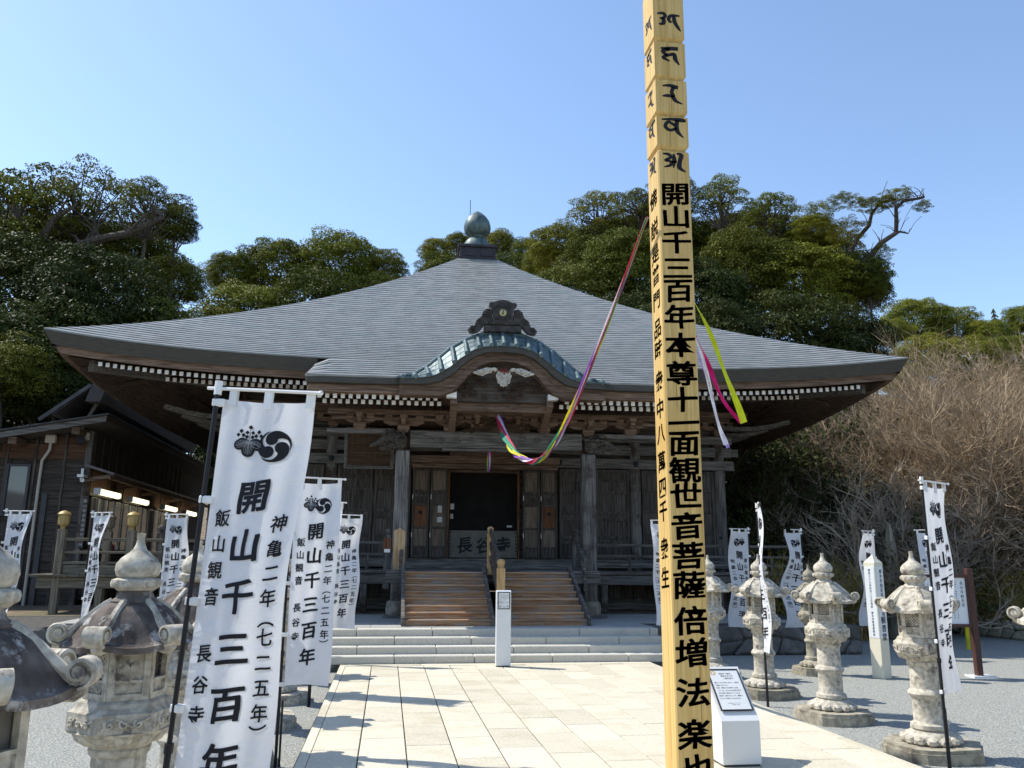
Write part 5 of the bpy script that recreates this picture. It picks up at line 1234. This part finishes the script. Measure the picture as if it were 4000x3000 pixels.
def tree(px,ptop,phw,Y,mi,label,v=None,name='evergreen_tree',group='evergreen trees behind the temple',zs=1.0,base=None,limbs=6):
    top=at(px,ptop,Y); Rr=phw/FP*Y*1.03; v=(rt.randrange(4) if (pt_n(ptop,Y) ) else 4+rt.randrange(2)) if v is None else v
    fl=CR[v][0]; hz_=max(p[2]+p[3]*.72 for p in CR[v][1])*Rr*zs
    cz=top.z-hz_; bz=hz(top.x,Y) if base is None else base; bz=min(bz,cz-Rr*.5)
    e=empty(name,(top.x,Y,bz),0,label,'tree',group); rz=rt.uniform(0,6.28)
    c=link('crown',crown(v,mi),e,(0,0,cz-bz),(0,0,rz),(Rr,Rr,Rr*zs))
    b=MB(); H=cz-bz-.15*Rr; r0=.035*Rr+.06; n=5; pts=[(0,0,-.3)]+[(rt.uniform(-.06,.06)*Rr,rt.uniform(-.06,.06)*Rr,H*k/n) for k in range(1,n+1)]
    b.tube(pts,[r0*(1-.10*k) for k in range(n+1)],8)
    P=sorted(CR[v][1],key=lambda p:-p[3])[:limbs*2]; cc,ss=cos(rz),sin(rz)
    if v>3: P=list(CR[v][1])
    for k in range(len(P)):
        x,y,z,_=P[k]; tip=Vector(((x*cc-y*ss)*Rr,(x*ss+y*cc)*Rr,cz-bz+z*Rr*zs)); st=Vector(pts[-1])*(.93+.07*(k%2)) ; md=st.lerp(tip,.5)+Vector((rt.uniform(-.1,.1)*Rr,rt.uniform(-.1,.1)*Rr,-.10*Rr))
        b.tube([st,st.lerp(md,.5)+Vector((0,0,-.03*Rr)),md,md.lerp(tip,.5)+Vector((0,0,.03*Rr)),tip],[r0*.42,r0*.34,r0*.26,r0*.15,r0*.05],5)
    b.obj('trunk',BARK,e); return e
EV='broad evergreen tree '
TL=[(60,640,340,34,0,'at the far left edge with the highest crown'),(330,652,250,35,0,'second from the left edge, rounded top against the sky'),(600,700,165,33,0,'with a rounded head on a long arching limb, left of the roof'),
 (700,800,95,34,0,'small drooping lobe right of the arching limb above the left roof corner'),(100,930,330,32,2,'dark, under the leftmost high crown'),(430,990,320,30,2,'dark, spreading behind the left roof corner'),(180,1180,330,28,2,'dark, low behind the side building roof'),
 (600,1150,300,31,0,'mid-height behind the left slope of the roof'),(700,1010,130,35,0,'olive, at the right end of the tall left group'),(40,1290,200,26,0,'with olive leaves at the left edge above the side building'),(240,1420,160,27,2,'small and dark in the gap beside the left roof corner'),
 (900,985,110,46,1,'first of the yellow-green group behind the left roof slope'),(1090,938,170,47,1,'second of the yellow-green group behind the left slope'),(1330,918,190,46,1,'tallest of the yellow-green group behind the left slope'),(1510,975,95,47,1,'right end of the yellow-green group left of the finial'),
 (980,1090,230,43,1,'lower front of the yellow-green group, left'),(1250,1060,250,43,0,'lower front of the yellow-green group, middle'),(1470,1060,130,44,0,'lower front of the yellow-green group, right'),
 (1705,925,75,56,1,'small and distant, left of the finial'),(1790,905,60,57,1,'small and distant, touching the finial from the left'),(1950,895,85,56,1,'small and distant, just right of the finial'),(2060,935,80,54,1,'small, between the finial and the right group'),
 (2180,880,140,42,1,'low left shoulder of the tall right group'),(2330,745,150,38,1,'rounded, left of the tall post'),(2490,725,140,38,0,'partly behind the tall post near its brush writing'),(2655,690,130,37,0,'right behind the tall post'),
 (2810,688,150,36,1,'with the highest dome right of the post'),(3010,748,150,37,1,'with a separate rounded dome right of the highest'),(3160,835,120,36,1,'loose, between the dome and the thin leaning crowns'),
 (2250,1010,260,36,0,'large, directly above the right roof slope near the ribbon'),(2480,900,230,35,0,'middle tier behind the post'),(2700,1010,260,34,2,'dark, middle tier right of the post'),(2900,900,240,35,0,'middle tier under the highest dome'),
 (3130,960,240,34,1,'middle tier near the right end of the group'),(3330,1000,180,34,0,'with its edge hanging free to the right above the roof corner'),(3040,1160,320,32,2,'dark, low behind the right roof slope'),(3330,1210,190,32,2,'dark, low at the right end of the tall group'),
 (3390,1070,90,33,0,'small lobe jutting out to the right'),(3230,900,150,37,1,'filling between the thin leaning tree and the dome'),(2560,800,200,40,0,'upper back behind the post'),(2920,820,170,40,0,'upper back between the two domes'),(2400,860,180,40,0,'upper back left of the post'),(540,860,200,37,0,'upper back behind the arching limb'),(1745,990,140,55,0,'lower, filling left of the finial box'),(2010,985,140,54,0,'lower, filling right of the finial box'),(2120,965,90,50,1,'small, right of the finial fill'),(2650,830,190,39,0,'upper back right behind the post'),(2800,860,170,39,0,'upper back under the highest dome'),(3080,880,150,38,0,'upper back near the thin leaning tree'),(2330,900,170,39,0,'upper back right of the low shoulder'),(120,800,230,38,2,'back row under the leftmost crowns'),(330,850,200,38,2,'back row under the arching limb'),(2760,1190,250,31,2,'dark, low right beside the post'),(2480,1130,230,33,2,'dark, just over the roof left of the post')]
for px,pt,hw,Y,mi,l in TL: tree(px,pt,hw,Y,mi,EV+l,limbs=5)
# leaning limbs against the sky
def limb(pts,r0,r1,label,name='bare_limb'):
    P=[at(x,y,Y) for x,y,Y in pts]; b=MB(); n=len(P)
    b.tube([p-P[0] for p in P],[r0+(r1-r0)*k/(n-1) for k in range(n)],8)
    r=random.Random(len(pts)*7+int(pts[0][0]))
    for k in range(2,n):
        for _ in range(2):
            d=Vector((r.uniform(-1,1),r.uniform(-.6,.6),r.uniform(.2,1))).normalized()*r.uniform(.8,1.8); q=P[k]-P[0]; b.tube([q,q+d*.5+Vector((0,0,.1)),q+d],[r1*.8,r1*.5,.015],5)
    o=b.obj(name,BARK); o.location=P[0]; tag(o,label,'tree limb')
O_=at(3330,1060,33); LN=empty('leaning_tree',(O_.x,33,O_.z-9),0,'thin leaning evergreen with crooked bare stems and small tufts, far right of the group','tree','evergreen trees behind the temple')
def stem(pts,r0,r1):
    P=[at(x,y,Y)-LN.location for x,y,Y in pts]; b=MB(); n=len(P); b.tube(P,[r0+(r1-r0)*k/(n-1) for k in range(n)],8); r=random.Random(len(pts)*7+int(pts[0][0]))
    for k in range(2,n):
        for _ in range(3):
            d=Vector((r.uniform(-1,1),r.uniform(-.6,.6),r.uniform(.1,1))).normalized()*r.uniform(.5,1.3); q=P[k]; b.tube([q,q+d*.5+Vector((0,0,.1)),q+d],[r1*.5,r1*.3,.012],5)
    b.obj('stem',BARK,LN)
stem([(3200,1500,34),(3290,1160,33.5),(3330,1060,33),(3400,1000,33),(3440,950,33),(3500,910,32.8),(3502,860,32.6),(3500,815,32.5),(3530,785,32.3),(3590,775,32),(3610,770,32)],.17,.05)
stem([(3440,950,33),(3480,925,32.8),(3515,905,32.7),(3548,912,32.6)],.10,.03)
stem([(3290,1050,34),(3350,930,34),(3395,880,33.5),(3405,835,33.3),(3440,790,33.2),(3480,785,33)],.13,.05)
for px,py,hw,Y,v in [(3348,790,52,33,4),(3285,780,56,33,5),(3200,830,80,33.5,4),(3413,800,68,33,5),(3510,765,66,32.5,4),(3605,805,44,32,5),(3470,790,50,32.8,4),(3160,880,90,33.5,5),(3440,985,60,33,4),(3400,1070,95,33,5),(3300,900,90,33.5,4)]:
    p=at(px,py,Y)-LN.location; s_=hw/FP*Y; link('crown',crown(v,1),LN,tuple(p),(0,0,px),(s_*1.15,s_*1.15,s_))
limb([(200,1080,33.5),(262,1000,33),(320,958,32.8),(389,934,32.5),(497,912,32),(588,871,32),(640,848,32)],.26,.08,'thick arching limb against the sky in the tall left group')
limb([(330,960,33),(360,935,32.6),(375,900,32.6),(368,860,32.6),(385,830,32.6)],.13,.04,'forked limb rising from the arching limb on the left')
limb([(150,960,33.5),(180,900,33),(215,850,33),(300,800,33)],.2,.07,'dark limb under the leftmost crowns')
limb([(60,950,33),(110,890,33),(60,830,33),(30,800,33)],.16,.05,'dark limb at the left frame edge')
for px,pt,hw,Y,l in [(3570,1165,150,52,'left end of the sunlit grove beyond the right roof corner'),(3730,1200,140,52,'middle of the sunlit grove beyond the right roof corner'),(3860,1245,110,50,'right part of the sunlit grove above the brown bushes'),(3990,1190,90,50,'at the right frame edge above the brown bushes'),(3600,1300,150,44,'lower left of the sunlit grove'),(3780,1310,150,44,'lower middle of the sunlit grove'),(3950,1310,120,44,'lower right of the sunlit grove'),(3480,1240,90,46,'small, where the sunlit grove meets the dark trees'),(3520,1400,120,40,'lowest, just right of the right roof corner')]:
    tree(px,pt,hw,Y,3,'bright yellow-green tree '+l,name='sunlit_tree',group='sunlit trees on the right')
for px,pt,l in ((3880,1208,'left one'),(3955,1215,'right one')):
    p=at(px,pt,120); e=empty('distant_conifer',(p.x,120,p.z-9),0,'tiny bluish conifer on the far skyline, the %s of two'%l,'tree','distant conifers'); b=MB(); r=random.Random(px)
    for k in range(9):
        z=2+k*.8; q=2.2*(1-k/9.5)
        for j in range(16): a=r.uniform(0,6.28); L=q*r.uniform(.6,1.1); b.add([(0,0,z+.8),(L*cos(a-.25),L*sin(a-.25),z-.2),(L*1.1*cos(a),L*1.1*sin(a),z),(L*cos(a+.25),L*sin(a+.25),z-.2)],[(0,1,2),(0,2,3)])
    b.obj('crown',LV[2],e); MB().tube([(0,0,-6),(0,0,8.6)],[.25,.03],6).obj('trunk',BARK,e)
# ---------------------------------------------------------------- bare bushes and trees on the right
TW=mat('brown_twigs',(.22,.16,.10),(.40,.30,.19),scale=.7,rough=.9,bump=0,rnd=0,isl=.35); TWD=mat('dark_twigs',(.075,.05,.032),(.13,.095,.06),scale=.7,rough=.9,bump=0,rnd=0,isl=.3); TWY=mat('ochre_twigs',(.24,.17,.06),(.34,.25,.10),rough=.9,bump=0,rnd=0,isl=.3)
def twigs(seed,stems,lev,r0=.02,leafy=0,h=1.0,fan=.55,twist=.35):
    r=random.Random(seed); V=[];F=[];LVs=[]
    def seg(a,b,ra,rb):
        d=(b-a); u=d.cross(Vector((.3,.2,1))); 
        if u.length<1e-5:return
        u.normalize(); w=d.cross(u).normalized(); k=len(V)
        for p,q in ((a,ra),(b,rb)):
            for an in (0,2.094,4.189): V.append(tuple(p+(u*cos(an)+w*sin(an))*q))
        for j in range(3): F.append((k+j,k+(j+1)%3,k+3+(j+1)%3,k+3+j))
    def grow(p,d,L,rad,l):
        n=3; q=p; dd=d
        for i in range(n):
            dd=(dd+Vector((r.gauss(0,twist),r.gauss(0,twist),r.gauss(.06,twist*.6)))*.45).normalized(); e=q+dd*L/n; seg(q,e,rad*(1-.22*i),rad*(1-.22*(i+1))); q=e
            if l>0:
                for _ in range(r.choice((1,2,2))):
                    nd=(dd+Vector((r.gauss(0,.6),r.gauss(0,.6),r.gauss(.12,.4)))).normalized(); grow(q,nd,L*r.uniform(.5,.72),rad*.48,l-1)
            elif leafy and r.random()<leafy: LVs.append((q,dd))
    for k in range(stems):
        a=r.uniform(0,6.28); f=r.uniform(0,fan); grow(Vector((r.uniform(-.12,.12),r.uniform(-.12,.12),0)),Vector((sin(f)*cos(a),sin(f)*sin(a),cos(f))),h*r.uniform(.35,.5),r0,lev)
    nl=len(F)
    for q,dd in LVs:
        for _ in range(2):
            t=Vector((r.gauss(0,1),r.gauss(0,1),r.gauss(0,1))).normalized(); u=t.cross(dd).normalized() if t.cross(dd).length>.01 else Vector((1,0,0)); k=len(V); s=.016
            V.extend([tuple(q-t*s),tuple(q+u*s*.5),tuple(q+t*s),tuple(q-u*s*.5)]); F.append((k,k+1,k+2,k+3))
    me=bpy.data.meshes.new('branches'); me.from_pydata([tuple(v) for v in V],[],F); me.update(); return me,nl
def bush_me(seed,stems,lev,mts,**k):
    me,nl=twigs(seed,stems,lev,**k)
    for m_ in mts: me.materials.append(m_)
    if len(mts)>1: me.polygons.foreach_set('material_index',[0]*nl+[1]*(len(me.polygons)-nl))
    return me
BM=[bush_me(k,19,4,[TW],r0=.013) for k in (1,2,3)]; BD_=[bush_me(k,17,4,[TWD,LV[2]],r0=.012,leafy=.35) for k in (4,5)]
BP=[bush_me(8,4,4,[BARKP],r0=.022,fan=.6,twist=.5)]
BY_=[bush_me(k,26,2,[TWY,LV[3]],r0=.010,leafy=.45,fan=.5,h=1.2) for k in (6,7)]
def bush(me,x,y,s,label,name='bare_bush',cat='bush',group='bare brown bushes on the slope',zs=1,z=None):
    z=hz(x,y) if z is None else z
    o=link(name,me,None,(x,y,z-.05),(0,0,rt.uniform(0,6.28)),(s,s,s*zs)); tag(o,label,cat,group); return o
# brown masses: (picture x, picture top row, distance)
BB=[(3560,1430,24,'left end of the brown slope under the right roof corner'),(3680,1360,26,'back row of the brown slope, left'),(3800,1330,27,'back row of the brown slope, middle'),(3930,1320,26,'back row of the brown slope, right'),(4050,1330,25,'back row past the right frame edge'),
 (3480,1560,24,'standing low under the right roof corner'),(3620,1560,22,'second row of the brown slope, left'),(3760,1500,22,'second row of the brown slope, middle'),(3890,1480,21,'second row of the brown slope, right of the middle'),(4020,1500,20,'second row at the right frame edge'),
 (3700,1730,20,'third row, behind the tall right banner'),(3840,1700,19,'third row, right of the tall right banner'),(3960,1720,18,'third row at the right frame edge'),(3530,1750,21,'third row, above the cream sign post'),(3900,1900,18,'front row of the brown slope above the low wall'),(4010,1950,17.6,'front row at the right frame edge')]
for i,(px,pt,Y,l) in enumerate(BB):
    d=ray(px,pt); Y=max(Y,17.3*d.y/d.x); p=at(px,pt,Y); g=hz(p.x,Y); s=(p.z-g)/.95; s=max(s,1.5); bush(BM[i%3],p.x,Y,s,'bare reddish-brown bush '+l,zs=1)
DB=[(2860,1760,25,'behind the hall corner, nearest the post'),(2960,1700,27,'second behind the hall corner'),(3080,1650,28,'under the right eave'),(3200,1640,27,'under the right eave end'),(3320,1660,26,'left of the brown slope'),(3430,1700,25,'between the pale bare trees'),(3010,1900,23,'low, behind the thin edge-on banner'),(3140,1880,22.5,'low, behind the middle right lantern'),(3280,1900,22,'low, left of the cream sign post'),(2900,1950,24,'low, behind the first right banner'),(3400,1930,22,'low, behind the cream sign post'),(3560,1950,20.5,'low, behind the right-hand lantern')]
for i,(px,pt,Y,l) in enumerate(DB):
    p=at(px,pt,Y); g=max(-.1,hz(p.x,Y)); s=max((p.z-g)/1.0,1.5); bush(BD_[i%2],p.x,Y,s,'dark leafy and twiggy undergrowth bush '+l,'undergrowth_bush',group='dark undergrowth behind the platform')
# evergreen filling low under the eaves; one is added to darken a bright gap
for px,pt,hw,Y,l in [(2950,1560,260,33,'low under the right eave'),(3230,1480,220,33,'under the right roof corner'),(3000,1850,230,31,'lowest, behind the dark undergrowth'),(3300,1800,260,31,'lowest, left of the brown slope'),(3650,1700,250,34,'hidden deep behind the brown bushes'),(3480,1540,140,34,'deep between the right roof corner and the brown slope'),(3700,1480,200,36,'deep behind the back row of brown bushes'),(3930,1460,200,36,'deep behind the back row at the right edge'),(3900,1650,250,34,'hidden deep behind the brown bushes at the right edge'),(800,1600,230,42,'in the gap between the side building eave and the hall'),(1020,1640,230,44,'deep behind the hall, left'),(60,1500,260,30,'lowest, behind the side building'),(330,1640,200,34,'in the gap between side building and hall')]:
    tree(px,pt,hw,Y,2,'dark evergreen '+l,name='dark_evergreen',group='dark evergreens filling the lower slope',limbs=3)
for px,pt,Y,l in [(3370,1560,20.5,'pale-stemmed bare tree spreading above the cream sign post'),(3120,1640,23,'pale-stemmed bare tree with a stout white branch under the right eave'),(3240,1600,22,'slender pale bare tree right of the eave corner'),(3470,1700,19,'slender pale bare tree behind the cream sign post'),(3700,1420,21,'pale bare tree rising in the brown slope above the tall banner'),(3830,1400,20,'pale bare tree in the middle of the brown slope'),(3960,1430,19.5,'pale bare tree at the right frame edge')]:
    p=at(px,pt,Y); g=max(GZ,hz(p.x,Y)); s=(p.z-g)/1.15; bush(BP[0],p.x,Y,s,l,'bare_tree','tree','pale bare trees on the right')
YB=[(3060,2130,19.5),(3230,2190,19),(3330,2160,19),(3480,2160,20),(3600,2200,19),(3700,2180,21),(3790,2200,20.5),(3870,2170,19.8),(3960,2190,19.3),(3150,2200,20)]
for i,(px,pt,Y) in enumerate(YB):
    p=at(px,pt,Y); p.x=max(p.x,hz(15,0)); z=(.46 if p.x<9.6 else GZ) if p.x<14 else hz(max(p.x,16.2),Y)
    s=max(.8,(p.z-z)/.95); bush(BY_[i%2],p.x,Y,s,'ochre-stemmed low leafy shrub '+('left of the first pale tree','right of the middle lantern','behind the cream post, left','behind the cream post, right','left of the notice board','right of the notice board','above the yellow bollard','above the low stone wall','at the right frame edge above the wall','between two right lanterns')[i],'ochre_shrub','shrub','ochre shrubs along the low wall')
# clipped green bush
me,_=crown_mesh(9,30,260,.7,.06); me.materials.append(LV[3])
p=at(3275,2215,17.5); o=link('clipped_bush',me,None,(p.x,19.3,.75),None,(.8,.6,.55)); tag(o,'small round bright green bush behind the middle right lantern','bush')
p=at(3560,2130,18)
for k,(px,py,Y,s) in enumerate(((3560,2260,18.5,.55),(3480,2150,19,.6))):
    q=at(px,py,Y); r=random.Random(k+50); b=MB(); b.lathe([(s*.3,0),(s*.34,s*.3),(s*.3,s*.9),(s*.22,s*1.3),(s*.08,s*1.55),(.001,s*1.58)],9,rf=lambda a,z:1+.12*sin(3*a+k)); o=b.obj('standing_rock',STONEW); o.location=(q.x,Y,GZ+.0); o.scale=(1,1,(q.z-GZ)/(s*1.2)); tag(o,('brown upright memorial rock half hidden behind the right-hand lantern','grey upright rock in the shrubs behind the cream sign post')[k],'rock')
